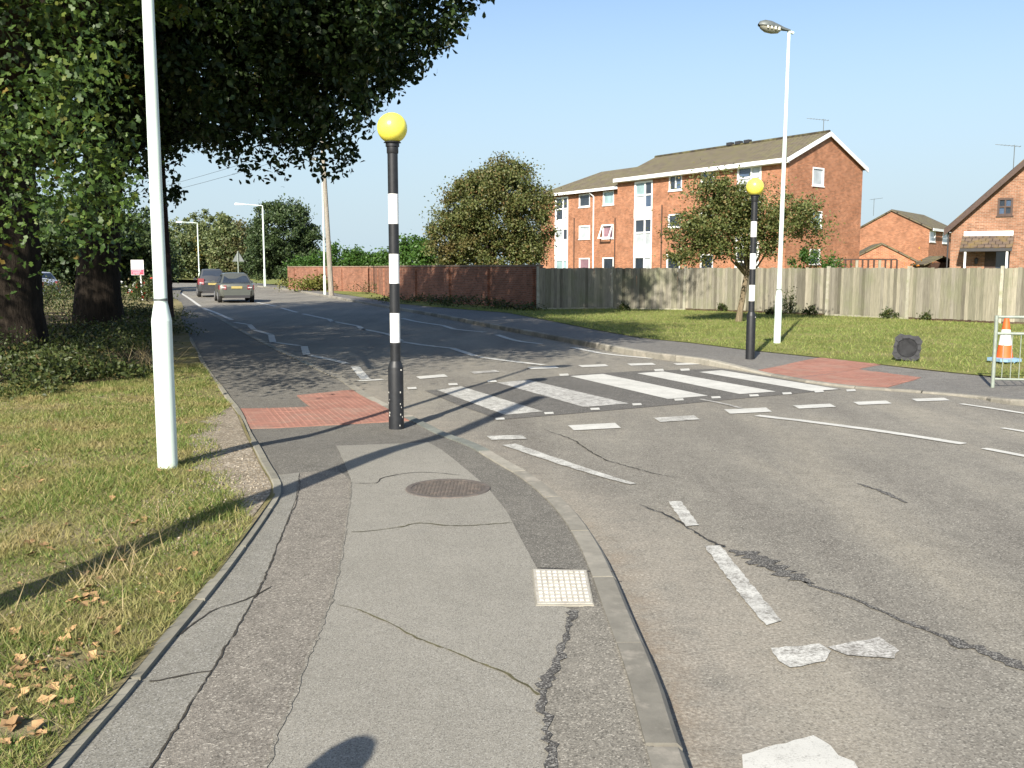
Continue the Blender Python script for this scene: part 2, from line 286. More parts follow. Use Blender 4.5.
# ------------------------------------------------------------------ mesh helpers
class MB:
    def __init__(s): s.v = []; s.f = []; s.uv = []
    def face(s, pts, uv=None):
        b = len(s.v); s.v += [tuple(p) for p in pts]; s.f.append(tuple(range(b, b + len(pts)))); s.uv.append(uv)
    def add(s, vs_, fs_):
        b = len(s.v); s.v += [tuple(p) for p in vs_]
        for f in fs_: s.f.append(tuple(b + i for i in f)); s.uv.append(None)
    def box(s, c, d, rz=0):
        cx, cy, cz = c; hx, hy, hz = d[0] / 2, d[1] / 2, d[2] / 2; ca, sa = math.cos(rz), math.sin(rz)
        vs_ = [(cx + x * hx * ca - y * hy * sa, cy + x * hx * sa + y * hy * ca, cz + z * hz) for z in (-1, 1) for x, y in ((-1, -1), (1, -1), (1, 1), (-1, 1))]
        s.add(vs_, [(3, 2, 1, 0), (4, 5, 6, 7), (0, 1, 5, 4), (1, 2, 6, 5), (2, 3, 7, 6), (3, 0, 4, 7)]); return s
    def hexa(s, p):      # 8 points, bottom 4 then top 4
        s.add(p, [(3, 2, 1, 0), (4, 5, 6, 7), (0, 1, 5, 4), (1, 2, 6, 5), (2, 3, 7, 6), (3, 0, 4, 7)]); return s
    def prism(s, poly, z0, z1):
        n = len(poly); g = lambda z, p: z(p[0], p[1]) if callable(z) else z
        s.add([(p[0], p[1], g(z0, p)) for p in poly] + [(p[0], p[1], g(z1, p)) for p in poly],
              [tuple(reversed(range(n))), tuple(range(n, 2 * n))] + [(i, (i + 1) % n, n + (i + 1) % n, n + i) for i in range(n)]); return s
    def tube(s, path, rad, n=10, cap=True):
        path = [Vector(p) for p in path]; rad = rad if isinstance(rad, (list, tuple)) else [rad] * len(path)
        vs_, fs_ = [], []; ref = None
        for i, p in enumerate(path):
            t = (path[min(i + 1, len(path) - 1)] - path[max(i - 1, 0)])
            t = t.normalized() if t.length > 1e-9 else Vector((0, 0, 1))
            if ref is None: ref = Vector((1, 0, 0)) if abs(t.x) < .9 else Vector((0, 1, 0))
            a = (ref - t * ref.dot(t)).normalized(); ref = a; b = t.cross(a)
            for k in range(n):
                q = p + (a * math.cos(2 * math.pi * k / n) + b * math.sin(2 * math.pi * k / n)) * rad[i]; vs_.append(q)
        for i in range(len(path) - 1):
            for k in range(n): fs_.append((i * n + k, i * n + (k + 1) % n, (i + 1) * n + (k + 1) % n, (i + 1) * n + k))
        if cap: fs_ += [tuple(reversed(range(n))), tuple(range((len(path) - 1) * n, len(path) * n))]
        s.add(vs_, fs_); return s
    def lathe(s, prof, n=24, c=(0, 0, 0), axis='z'):
        vs_ = []
        for r, z in prof:
            for k in range(n):
                a = 2 * math.pi * k / n; x, y = r * math.cos(a), r * math.sin(a)
                vs_.append((c[0] + x, c[1] + y, c[2] + z) if axis == 'z' else (c[0] + z, c[1] + x, c[2] + y))
        fs_ = [(i * n + k, i * n + (k + 1) % n, (i + 1) * n + (k + 1) % n, (i + 1) * n + k) for i in range(len(prof) - 1) for k in range(n)]
        fs_ += [tuple(reversed(range(n))), tuple(range((len(prof) - 1) * n, len(prof) * n))]
        s.add(vs_, fs_); return s
    def build(s, name, mat, parent=None, smooth=None, local=False):
        me = bpy.data.meshes.new(name); off = Vector((0, 0, 0))
        if parent is not None and not local:
            q = parent
            while q is not None: off += q.location; q = q.parent
        me.from_pydata([(x - off.x, y - off.y, z - off.z) for x, y, z in s.v], [], s.f)
        if any(u is not None for u in s.uv):
            L = me.uv_layers.new(name='UVMap'); i = 0
            for f, u in zip(s.f, s.uv):
                for k in range(len(f)):
                    L.data[i].uv = u[k] if u else (0, 0); i += 1
        me.materials.append(M[mat]); me.update()
        if smooth is not None:
            me.shade_smooth(); me.set_sharp_from_angle(angle=R(smooth))
        return link(name, me, parent)
def link(name, me, parent=None):
    o = bpy.data.objects.new(name, me); C.objects.link(o)
    if parent is not None: o.parent = parent
    return o
def tag(o, label=None, cat=None, group=None, kind=None):
    if label: o['label'] = label
    if cat: o['category'] = cat
    if group: o['group'] = group
    if kind: o['kind'] = kind
    return o
def thing(name, loc, label, cat, group=None, rz=0):
    o = bpy.data.objects.new(name, None); C.objects.link(o); o.location = loc; o.rotation_euler.z = rz
    o.empty_display_size = .2; return tag(o, label, cat, group)
def copy_tree(o, parent=None):
    c = o.copy(); C.objects.link(c); c.parent = parent
    for ch in list(o.children): copy_tree(ch, c)
    return c
def smooth_line(pts, step=.25):
    pts = [Vector((p[0], p[1])) for p in pts]; ext = [pts[0] * 2 - pts[1]] + pts + [pts[-1] * 2 - pts[-2]]; out = []
    for i in range(1, len(ext) - 2):
        a, b, c, d = ext[i - 1:i + 3]; n = max(2, int((c - b).length / step))
        for k in range(n):
            t = k / n
            out.append(.5 * ((2 * b) + (c - a) * t + (2 * a - 5 * b + 4 * c - d) * t * t + (3 * b - a - 3 * c + d) * t ** 3))
    out.append(pts[-1]); return out
def resample(pts, step):
    out = [pts[0].copy()]; acc = 0
    for a, b in zip(pts, pts[1:]):
        L = (b - a).length
        while acc + L >= step:
            t = (step - acc) / L; a = a.lerp(b, t); out.append(a.copy()); L = (b - a).length; acc = 0
        acc += L
    return out
def offset(pts, d):       # positive = left of travel
    out = []
    for i, p in enumerate(pts):
        t = (pts[min(i + 1, len(pts) - 1)] - pts[max(i - 1, 0)]).normalized(); out.append(p + Vector((-t.y, t.x)) * d)
    return out
def sheet(name, poly, zf, mat, parent=None, step=.5, lim=None, kind=None):
    """polygon sheet cut on a grid and laid on height function zf"""
    bm = bmesh.new(); vs_ = [bm.verts.new((p[0], p[1], 0)) for p in poly]; bm.faces.new(vs_)
    bmesh.ops.triangulate(bm, faces=bm.faces[:])
    xs = [p[0] for p in poly]; ys = [p[1] for p in poly]
    x0, x1, y0, y1 = min(xs), max(xs), min(ys), max(ys)
    if lim: x0, x1, y0, y1 = max(x0, lim[0]), min(x1, lim[1]), max(y0, lim[2]), min(y1, lim[3])
    if step:
        for ax, lo, hi in ((0, x0, x1), (1, y0, y1)):
            k = math.ceil(lo / step)
            while k * step < hi:
                co = (k * step, 0, 0) if ax == 0 else (0, k * step, 0); no = (1, 0, 0) if ax == 0 else (0, 1, 0)
                bmesh.ops.bisect_plane(bm, geom=bm.verts[:] + bm.edges[:] + bm.faces[:], plane_co=co, plane_no=no); k += 1
    for v in bm.verts: v.co.z = zf(v.co.x, v.co.y)
    bmesh.ops.recalc_face_normals(bm, faces=bm.faces[:])
    me = bpy.data.meshes.new(name); bm.to_mesh(me); bm.free()
    if len(me.polygons) and sum(p.normal.z for p in me.polygons) < 0: me.flip_normals()
    me.materials.append(M[mat]); o = link(name, me, parent)
    if kind: o['kind'] = kind
    return o
def ribbon(name, pts, width, zf, mat, parent=None, ragged=0, step=.08, wander=0):
    """thin sheet along a polyline; width number or list; ragged edges"""
    line = resample(smooth_line(pts, step), step); n = len(line); mb = MB(); L_, R_ = [], []
    if wander:
        wx = wy = 0.0
        for q in line:
            wx = wx * .75 + random.uniform(-1, 1) * wander; wy = wy * .75 + random.uniform(-1, 1) * wander; q.x += wx; q.y += wy
    for i, p in enumerate(line):
        t = (line[min(i + 1, n - 1)] - line[max(i - 1, 0)]).normalized(); nn = Vector((-t.y, t.x))
        f = i / max(1, n - 1); ww = width if not isinstance(width, (list, tuple)) else float(np.interp(f, np.linspace(0, 1, len(width)), width))
        j = random.uniform(-1, 1) * ragged; a = p + nn * (ww / 2 * (1 + random.uniform(-1, 1) * ragged) + j * ww * .4); b = p - nn * (ww / 2 * (1 + random.uniform(-1, 1) * ragged) - j * ww * .4)
        L_.append((a.x, a.y, zf(a.x, a.y))); R_.append((b.x, b.y, zf(b.x, b.y)))
    mb.add(L_ + R_, [(n + i, n + i + 1, i + 1, i) for i in range(n - 1)])
    return mb.build(name, mat, parent)
def mesh_np(name, V, T, mat, parent=None):
    me = bpy.data.meshes.new(name); me.vertices.add(len(V)); me.vertices.foreach_set('co', V.astype(np.float32).ravel())
    me.loops.add(T.size); me.loops.foreach_set('vertex_index', T.astype(np.int32).ravel())
    me.polygons.add(len(T)); me.polygons.foreach_set('loop_start', np.arange(0, T.size, 3, dtype=np.int32))
    me.update(calc_edges=True); me.materials.append(M[mat]); return link(name, me, parent)
DIAMOND = (np.array([(0, 0, 0), (.32, .45, .1), (0, 1, 0), (-.32, .45, .1)]), np.array([(0, 1, 2), (0, 2, 3)]))
OAK = (np.array([(0, 0, 0), (.2, .26, .05), (.13, .42, .03), (.3, .68, .08), (0, 1, -.06), (-.3, .68, .08), (-.13, .42, .03), (-.2, .26, .05), (0, .45, 0)]),
       np.array([(0, 1, 8), (1, 2, 8), (2, 3, 8), (3, 4, 8), (4, 5, 8), (5, 6, 8), (6, 7, 8), (7, 0, 8)]))
OAK6 = (np.array([(0, 0, 0), (.24, .3, .06), (.13, .48, .03), (.3, .74, .08), (0, 1, -.06), (-.3, .74, .08), (-.13, .48, .03), (-.24, .3, .06)]), np.array([(0, 1, 7), (1, 2, 7), (2, 6, 7), (2, 3, 6), (3, 5, 6), (3, 4, 5)]))
LOBE = (np.array([(0, 0, 0), (.22, .35, .06), (.28, .72, .08), (0, 1, -.05), (-.28, .72, .08), (-.22, .35, .06)]), np.array([(0, 1, 5), (1, 2, 5), (2, 4, 5), (2, 3, 4)]))
def leaves(name, pos, size, mat, parent=None, tpl=DIAMOND, up=.5, origin=(0, 0, 0), r=None):
    r = r or rng; n = len(pos); nr = r.normal(size=(n, 3)); nr[:, 2] += up; nr /= np.linalg.norm(nr, axis=1)[:, None]
    t = np.cross(nr, r.normal(size=(n, 3))); t /= np.linalg.norm(t, axis=1)[:, None] + 1e-9; b = np.cross(nr, t)
    tv, tf = tpl; k = len(tv); s = np.broadcast_to(size, (n,))[:, None]
    V = (pos - np.array(origin))[:, None, :] + s[:, :, None] * (tv[None, :, 0:1] * t[:, None, :] + tv[None, :, 1:2] * b[:, None, :] + tv[None, :, 2:3] * nr[:, None, :])
    T = tf[None] + (np.arange(n) * k)[:, None, None]
    return mesh_np(name, V.reshape(-1, 3), T.reshape(-1, 3), mat, parent)
def inpoly(u, v, poly):
    ins = np.zeros(len(u), bool); n = len(poly)
    for i in range(n):
        x1, y1 = poly[i]; x2, y2 = poly[(i + 1) % n]
        c = ((y1 > v) != (y2 > v)); xi = (x2 - x1) * (v - y1) / ((y2 - y1) or 1e-9) + x1; ins ^= c & (u < xi)
    return ins
def clump_points(lobes, nclump, per, crad, shell=.5, flat=.75, seed=0, keep=None, keep_leaf=None):
    """leaf points in clumps through the lobes; returns points and clump centres"""
    r = np.random.default_rng(seed); cs = []; nclump = float(nclump); wts = np.array([l[3] * l[4] * l[5] * (l[6] if len(l) > 6 else 1) for l in lobes]); wts = wts / wts.sum()
    while len(cs) < nclump:
        l = lobes[r.choice(len(lobes), p=wts)]; d = r.normal(size=3); d /= np.linalg.norm(d); rad = shell + (1 - shell) * r.random() ** .6
        c = np.array(l[:3]) + d * rad * np.array(l[3:6])
        if c[2] < .3: continue
        if keep is not None and not keep(c[None])[0]:
            nclump -= .04
            continue
        cs.append(c)
    cs = np.array(cs); pts = []
    for c in cs:
        k = crad * r.choice([.5, .7, .9, 1.1, 1.5]); n = int(per * r.uniform(.5, 1.4)); q = r.normal(size=(n, 3)) * k * .55; q[:, 2] *= flat
        q += (r.normal(size=3) * .25 * k); pts.append(c + q)
    pts = np.concatenate(pts)
    if keep_leaf is not None: pts = pts[keep_leaf(pts)]
    return pts, cs
def limb_path(a, b, sag=.15, n=6, r=random):
    a, b = Vector(a), Vector(b); L = (b - a).length; out = []
    j = [Vector((r.uniform(-1, 1), r.uniform(-1, 1), r.uniform(-.4, 1))) * L * .06 for _ in range(n + 1)]
    for i in range(n + 1):
        t = i / n; p = a.lerp(b, t); p.z += math.sin(t * math.pi) * L * sag * .6
        out.append(p + (j[i] if 0 < i < n else Vector()))
    return out
def tree(name, label, base, trunk_r, fork_z, lobes, mat, nclump, per, crad, lsize, bark='bark', group=None, tpl=DIAMOND, seed=1, shell=.5, keep=None, keep_leaf=None, nlimb=10, lean=(0, 0), up=.5, flat=.75, zmin=.2, low=None):
    t = thing(name, base, label, 'tree', group); rr = random.Random(seed)
    kl = (lambda p: p[:, 2] > zmin) if keep_leaf is None else keep_leaf
    pts, cs = clump_points(lobes, nclump, per, crad, shell, flat, seed, keep, kl)
    mb = MB(); top = Vector((base[0] + lean[0], base[1] + lean[1], base[2] + fork_z)); b = Vector(base)
    path = [b + Vector((0, 0, -.15))] + [b.lerp(top, k / 5) + Vector((rr.uniform(-1, 1), rr.uniform(-1, 1), 0)) * trunk_r * .12 for k in range(1, 6)]
    mb.tube(path, [trunk_r * x for x in (1.35, 1.08, .98, .93, .88, .8)], 14)
    idx = [rr.randrange(len(cs)) for _ in range(nlimb)]
    for i in idx:
        e = cs[i]; st = b.lerp(top, rr.uniform(.75, .98)); r0 = trunk_r * rr.uniform(.3, .5)
        pth = limb_path(st, e, .12, 7, rr); mb.tube(pth, [r0 * (1 - .85 * k / 7) for k in range(8)], 7)
        for _ in range(2):
            q = pth[rr.randrange(3, 7)]; dd = np.linalg.norm(cs - np.array(q), axis=1); j = int(np.argsort(dd)[rr.randrange(1, min(5, len(cs)))])
            mb.tube(limb_path(q, cs[j], .08, 4, rr), [r0 * .35 * (1 - .8 * k / 4) for k in range(5)], 5)
    mb.build('trunk', bark, t, 60)
    r = np.random.default_rng(seed + 50)
    sz = lsize * r.uniform(.7, 1.25, len(pts))
    if low: sz = np.where(pts[:, 2] < low[0], sz * low[1], sz)      # small young leaves on the hanging sprays
    leaves('crown', pts, sz, mat, t, tpl, up, base, r)
    return t

# ------------------------------------------------------------------ ground, road, footways
px = lambda L, f=GP: [f(*q) for q in L]
near_line = px([(172, 287), (182, 294), (200, 306), (232, 324), (268, 343), (300, 358), (328, 371), (357, 386), (392, 406), (425, 422), (458, 437), (503, 458), (541, 480), (577, 512), (606, 555), (628, 605), (648, 650), (664, 690), (690, 768)])
near_line = [Vector((p.x, p.y)) for p in near_line] + [Vector((.60, 1.5)), Vector((.62, -3)), Vector((.66, -12))]
near_line[0:0] = [Vector((-62, 103)), Vector((-41, 95))]
near_k = smooth_line(near_line, .3)
far_line = px([(170, 279.5), (215, 281.5), (250, 285), (290, 289.5), (330, 296), (370, 303), (430, 313), (500, 326), (560, 337), (620, 348), (650, 353), (690, 357.5), (722, 363.5), (752, 371), (800, 380.5), (850, 387), (892, 390), (941, 393.5), (985, 397), (1024, 401)])
far_line = [Vector((-75, 128))] + [Vector((p.x, p.y)) for p in far_line] + [Vector((8.6, 10.6)), Vector((13, 8.6)), Vector((22, 4.5)), Vector((40, -5))]
far_k = smooth_line(far_line, .3)
ground = MB(); ground.face([(-2500, -400, GZ), (2500, -400, GZ), (2500, 3500, GZ), (-2500, 3500, GZ)])
tag(ground.build('ground', 'far_grass'), kind='structure')
n_in = offset(near_k, -.06); f_in = offset(far_k, .06)          # under the kerbs
if (Vector((n_in[40].x, n_in[40].y)) - Vector(far_k[60][:2])).length < (near_k[40] - far_k[60]).length: n_in = offset(near_k, .06); 
road_poly = offset(near_k, -.05) + [Vector((.7, -14)), Vector((40, -14))] + list(reversed(offset(far_k, .05)))
road = sheet('road', road_poly, lambda x, y: RZ, 'road', None, .2, (-4, 3, 1.5, 14), 'structure')
# grit swept against the near kerb, rust tint right in the channel
kp = np.array([(p.x, p.y) for p in near_k]); me = road.data
co = np.empty(len(me.vertices) * 3, np.float32); me.vertices.foreach_get('co', co); co = co.reshape(-1, 3)
g = np.zeros(len(co), np.float32); ru = np.zeros(len(co), np.float32)
for i, c in enumerate(co):
    if 1 < c[1] < 20 and -6 < c[0] < 7:
        d = np.min(np.hypot(kp[:, 0] - c[0], kp[:, 1] - c[1])); wid = .5 + .75 * max(0, min(1, (7.5 - c[1]) / 3))
        g[i] = max(0, 1 - d / wid) ** .6 * .95 if c[1] < 14 else 0
        ru[i] = max(0, 1 - d / .2) ** 1.2 * (.8 if c[1] < 6.5 else .15)
for nme, arr in (('grit', g), ('rust', ru)):
    at = me.attributes.new(nme, 'FLOAT', 'POINT'); at.data.foreach_set('value', arr)

left_px = [(174, 299), (181, 320), (192, 345), (206, 372), (222, 394), (236, 413), (248, 440), (262, 466), (274, 489), (263, 511), (215, 576), (160, 641), (100, 712), (48, 768)]
left_edge = [Vector((p.x, p.y)) for p in px(left_px)]
left_edge = [Vector((-64, 100)), Vector((-43, 92)), Vector((-31, 78))] + left_edge + [Vector((-1.47, 1.8)), Vector((-1.55, -3)), Vector((-1.8, -12))]
left_s = smooth_line(left_edge, .3)
PF = lambda dz: (lambda x, y: PZ(x, y) + dz)
foot_poly = list(left_s) + list(reversed(offset(near_k, -.06)))
footway = sheet('pavement', foot_poly, PF(0), 'pave_dark', None, .5, (-6, 2, 1, 16), 'structure')
foot_poly_far = offset(far_k, .06)
far_edge_px = [(300, 288), (360, 297), (400, 304), (455, 309), (507, 313), (545, 320), (600, 331), (640, 338), (690, 343), (745, 350), (820, 358), (880, 365), (961, 374), (1024, 380)]
far_edge = [Vector((p.x, p.y)) for p in px(far_edge_px)]
far_edge = [Vector((-75, 134)), Vector((-47, 139)), Vector((-32.5, 117)), Vector((-22.3, 92.5))] + far_edge + [Vector((10.5, 12.5)), Vector((16, 10)), Vector((24, 6.3)), Vector((42, -3))]
far_foot = sheet('far_pavement', [p for p in foot_poly_far] + list(reversed(offset(far_edge, .15))), PF(0), 'pave_far', None, .5, (-1, 9, 9, 24), 'structure')
# fence / garden wall line
fence_pts = [Vector(G(*q)[:2]) for q in [(538, 309.5), (655, 309.5), (850, 316.8), (1024, 324.8)]] + [Vector((23, 22.5)), Vector((34, 17))]
wall_pts = [Vector(G(538, 309.5)[:2]), Vector(G(400, 300)[:2]), Vector((-9.3, 64.5)), Vector((-17.0, 74))]
def bumpy(x, y): return .02 + .02 * math.sin(x * 1.7 + y * .6) * math.sin(y * 1.3 - x * .4)
verge_poly = [Vector((p.x, p.y)) for p in far_edge] + [Vector((46, -3)), Vector((60, 60)), Vector((-20, 140)), Vector((-75, 150))]
far_verge = sheet('far_verge', verge_poly, lambda x, y: PZ(x, y) + .012, 'far_grass', None, 1.0, (-8, 18, 10, 42), 'structure')
lv_poly = offset(left_s, .02) + [Vector((-60, -12)), Vector((-110, 100))]
left_verge = sheet('left_verge', lv_poly, lambda x, y: PZ(x, y) + bumpy(x, y), 'soil', None, .5, (-12, 0, -2, 24), 'structure')

# kerb stones and edgings
def kerb(pts, width, side, stone, mat, parent, name, up=.011, low=RZ - .08, ymax=38, ymin=-6, alt=None, bev=.02):
    line = resample(pts, .15); per = max(1, round(stone / .15)); i = 0
    while i + per < len(line):
        seg = line[i:i + per + 1]; i += per; c = seg[len(seg) // 2]
        if c.y > ymax or c.y < ymin: continue
        # tiny gap at the joints
        d0 = (seg[1] - seg[0]).normalized() * .009; seg = [seg[0] + d0] + seg[1:-1:2] + [seg[-1] - d0]
        inn = offset(seg, side * width); mid = offset(seg, side * bev); mb = MB(); n = len(seg); dz = random.uniform(-.003, .004)
        Z = lambda p, k: (p.x, p.y, k)
        rings = []
        for a, m_, b in zip(seg, mid, inn):
            zt = PZ(a.x, a.y) + up + dz; rings.append([Z(a, low), Z(a, zt - bev), Z(m_, zt), Z(b, zt), Z(b, low)])
        vs_ = [p for r_ in rings for p in r_]; fs_ = []
        for k in range(n - 1):
            for j in range(4): fs_.append((k * 5 + j, k * 5 + j + 1, (k + 1) * 5 + j + 1, (k + 1) * 5 + j))
        fs_ += [tuple(range(5)), tuple(reversed(range((n - 1) * 5, n * 5)))]
        mb.add(vs_, fs_); mb.build(name, alt if alt and random.random() < .25 else mat, parent)
kerb(near_k, .125, -1, .9, 'kerb', footway, 'kerb_stone', alt='kerb_green')
kerb(far_k, .125, 1, .9, 'kerb', far_foot, 'kerb_stone', ymax=60, ymin=5)
kerb(far_k, .125, 1, 3.0, 'kerb', far_foot, 'kerb_stone', ymax=150, ymin=60)
kerb(left_s, .06, 1, .9, 'edging', footway, 'edging_stone', up=.022, low=-.1, ymax=22, ymin=-3, bev=.008)

# tarmac patches on the near footway
def patch(name, pts, mat, dz=.004): return sheet(name, px(pts), PF(dz), mat, footway, .5)
patch('pale_tarmac_patch', [(336, 446), (428, 442.5), (458, 463), (486, 486), (507, 512), (524, 545), (537, 569), (549, 590), (562, 606), (574, 612), (562, 650), (541, 690), (546, 728), (553, 790), (257, 790), (296, 690), (322, 625), (337, 575), (347, 520), (351, 480)], 'pave_light')
patch('coarse_tarmac_strip', [(300, 473), (338, 470.5), (351, 481), (347, 521), (337, 576), (322, 626), (296, 691), (257, 791), (135, 791), (168, 743), (205, 683), (238, 628), (265, 578), (284, 530), (296, 500)], 'pave_coarse')
patch('worn_edge_strip', [(274, 476), (299.5, 473), (295.5, 500), (283.5, 530), (264.5, 578), (237.5, 628), (204.5, 683), (167.5, 743), (134.5, 791), (40, 791), (58, 768), (106, 714), (166, 642), (220, 577), (268, 512), (279, 489)], 'pave_strip')
patch('gritty_tarmac_patch', [(574, 611), (594, 603), (606, 603), (617, 628), (630, 662), (638, 690), (652, 740), (662, 791), (554, 791), (547, 728), (542, 690), (563, 650)], 'pave_grit')
rb = lambda name, pts, wd, mat, rag=.5, dz=.008: ribbon(name, px(pts), wd, PF(dz), mat, footway, rag, .035, wander=.0038)
rb('bitumen_seam', [(574, 612), (567, 635), (557, 660), (541, 692)], [.035, .022, .04, .05], 'bitumen', .7)
rb('bitumen_seam', [(541, 692), (546, 720), (550, 745), (555, 775)], [.04, .03, .03, .035], 'bitumen', .7, .009)
rb('tarmac_crack', [(338, 606), (358, 611), (392, 627), (425, 643), (470, 660), (500, 673), (525, 686), (541, 700)], [.004, .008, .007, .009, .008, .01, .013, .018], 'crack_moss', .8)
rb('tarmac_crack', [(352, 533), (372, 532), (400, 528), (420, 524), (455, 527), (490, 525), (518, 523)], [.005, .007, .013, .009, .011, .008, .006], 'crack_moss', .8)
rb('tarmac_crack', [(350, 484), (376, 484), (384, 478), (420, 473), (462, 476)], [.006, .008, .01, .008, .006], 'crack', .5)
rb('tarmac_joint', [(300, 474), (297, 500), (284, 530), (265, 578), (238, 628), (205, 683), (168, 743), (140, 785)], [.004, .005, .007, .006, .008, .007, .007, .008], 'crack', .9)
rb('tarmac_joint', [(351, 482), (347, 521), (337, 576), (322, 626), (296, 691), (262, 781)], [.012, .012, .014, .015, .015, .015], 'pave_grit', .6, .007)
rb('tarmac_crack', [(272, 588), (240, 603), (212, 612), (178, 638)], .008, 'crack', .6)
rb('tarmac_crack', [(212, 672), (190, 675), (160, 682), (142, 684)], .009, 'crack', .6)
rb('tarmac_crack', [(277, 497), (266, 518), (240, 550), (206, 595), (165, 645), (120, 700), (80, 745)], [.02, .01, .014, .02, .03, .022, .016], 'crack_moss', .8)
rb('tarmac_joint', [(537, 569), (560, 570), (590, 573), (616, 573)], .01, 'crack', .5)

# tactile paving, one slab at a time
def clip(poly, conv):
    out = poly; area = sum(a[0] * b[1] - b[0] * a[1] for a, b in zip(conv, conv[1:] + conv[:1]))
    cv = conv if area > 0 else conv[::-1]
    for a, b in zip(cv, cv[1:] + cv[:1]):
        inp, out = out, []
        side = lambda p: (b[0] - a[0]) * (p[1] - a[1]) - (b[1] - a[1]) * (p[0] - a[0])
        for i in range(len(inp)):
            p, q = inp[i - 1], inp[i]; sp_, sq = side(p), side(q)
            if (sp_ >= 0) != (sq >= 0):
                t = sp_ / (sp_ - sq); out.append((p[0] + (q[0] - p[0]) * t, p[1] + (q[1] - p[1]) * t))
            if sq >= 0: out.append(q)
        if len(out) < 3: return []
    return out
def tactile(pieces, dirv, parent, bed):
    for pc in bed: sheet('paver_bed', pc, PF(.003), 'blister_joint', parent, .5)
    d = Vector(dirv).normalized(); e = Vector((-d.y, d.x)); o = Vector(pieces[0][0][:2]); S = .4
    for pc in pieces:
        conv = [(p[0], p[1]) for p in pc]
        for i in range(-14, 15):
            for j in range(-14, 15):
                c = o + d * (i * S) + e * (j * S)
                sq = [tuple(c + d * a + e * b) for a, b in ((.004, .004), (S - .004, .004), (S - .004, S - .004), (.004, S - .004))]
                q = clip(sq, conv)
                if len(q) < 3: continue
                ar = abs(sum(a[0] * b[1] - b[0] * a[1] for a, b in zip(q, q[1:] + q[:1]))) / 2
                if ar < .012: continue
                mb = MB(); dz = random.uniform(.008, .012); mb.prism(q, PF(-.02), PF(dz))
                for a in range(6):
                    for b in range(6):
                        m_ = c + d * (.033 + a * .0667) + e * (.033 + b * .0667)
                        if len(clip([(m_.x - .014, m_.y - .014), (m_.x + .014, m_.y - .014), (m_.x + .014, m_.y + .014), (m_.x - .014, m_.y + .014)], q)) != 4: continue
                        zt = PZ(m_.x, m_.y) + dz; k0, k1 = .0155, .009
                        vs_ = [(m_.x + k0 * math.cos(t), m_.y + k0 * math.sin(t), zt) for t in (.785, 2.356, 3.927, 5.498)] + [(m_.x + k1 * math.cos(t), m_.y + k1 * math.sin(t), zt + .0035) for t in (.785, 2.356, 3.927, 5.498)]
                        mb.add(vs_, [(4, 5, 6, 7), (0, 1, 5, 4), (1, 2, 6, 5), (2, 3, 7, 6), (3, 0, 4, 7)])
                mb.build('blister_paver', 'blister', parent)
def flat2(L): return [Vector((p.x, p.y)) for p in px(L)]
nk1, nk2 = (352, 390), (409, 421)
A1 = flat2([(297, 396), nk1, (380, 405.5), (311, 407.5)]); A2 = flat2([(235, 409), (311, 407.5), (380, 405.5), nk2, (247, 429)])
tactile([A2, A1], A2[4] - A2[0], footway, [A1, A2])
B1 = flat2([(758, 370.5), (820, 358), (882, 365), (858, 369.5), (800, 379)]); B2 = flat2([(800, 379), (858, 369.5), (921, 378), (886, 388), (850, 385.5)])
tactile([B1, B2], B1[0] - B1[4], far_foot, [B1, B2])

# road markings, laid as sheets on the road
RF = lambda dz: (lambda x, y: RZ + dz)
gr = lambda L: [G(u, v, RZ) for u, v in L]
def mark(name, pts, mat='paint', dz=.008, jag=0):
    q = gr(pts)
    if jag:
        out = []
        for a, b_ in zip(q, q[1:] + q[:1]):
            k = max(1, int((b_ - a).length / .04))
            for i in range(k): p = a.lerp(b_, i / k); out.append(p + Vector((random.uniform(-1, 1), random.uniform(-1, 1), 0)) * jag)
        q = out
    return sheet(name, q, RF(dz), mat, road, None)
def line(name, pts, wd=.1, mat='paint_worn', dz=.008, rag=.08): return ribbon(name, gr(pts), wd, RF(dz), mat, road, rag, .1)
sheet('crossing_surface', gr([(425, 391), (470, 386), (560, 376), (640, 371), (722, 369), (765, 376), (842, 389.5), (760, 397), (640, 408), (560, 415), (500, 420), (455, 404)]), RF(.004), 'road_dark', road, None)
mark('zebra_stripe', [(437, 390.5), (461, 386.8), (543, 412), (505, 415.5)], 'paint_worn')
mark('zebra_stripe', [(497, 383), (529, 380.5), (629, 404), (584, 407.5)], 'paint_scrub')
mark('zebra_stripe', [(570, 376.5), (603, 374.3), (708, 396.2), (668, 399.5)])
mark('zebra_stripe', [(637, 373.7), (663, 371.8), (776, 392), (740, 394.6)])
mark('zebra_stripe', [(699, 372.4), (722, 370.6), (839, 389.6), (812, 391.6)])
for u, v in [(453, 384.8), (492, 381.8), (564, 375.3), (659, 370.6), (685, 370.2), (500, 419.5), (549, 413.8), (595, 409.6), (637, 405), (679, 400.2), (716, 398), (754, 396), (787, 394), (819, 392), (851, 391), (412, 388.8)]:
    mark('crossing_stud', [(u - 5, v - .8), (u + 4, v - 1.2), (u + 5, v + .8), (u - 4, v + 1.2)], 'paint', .010)
def dash(u0, v0, u1, v1, h, sk=4, mat='paint'):
    mark('give_way_dash', [(u0 - sk * .5, v0 - h / 2), (u1 - sk, v1 - h / 2), (u1, v1 + h / 2), (u0 + sk * .5, v0 + h / 2)], mat)
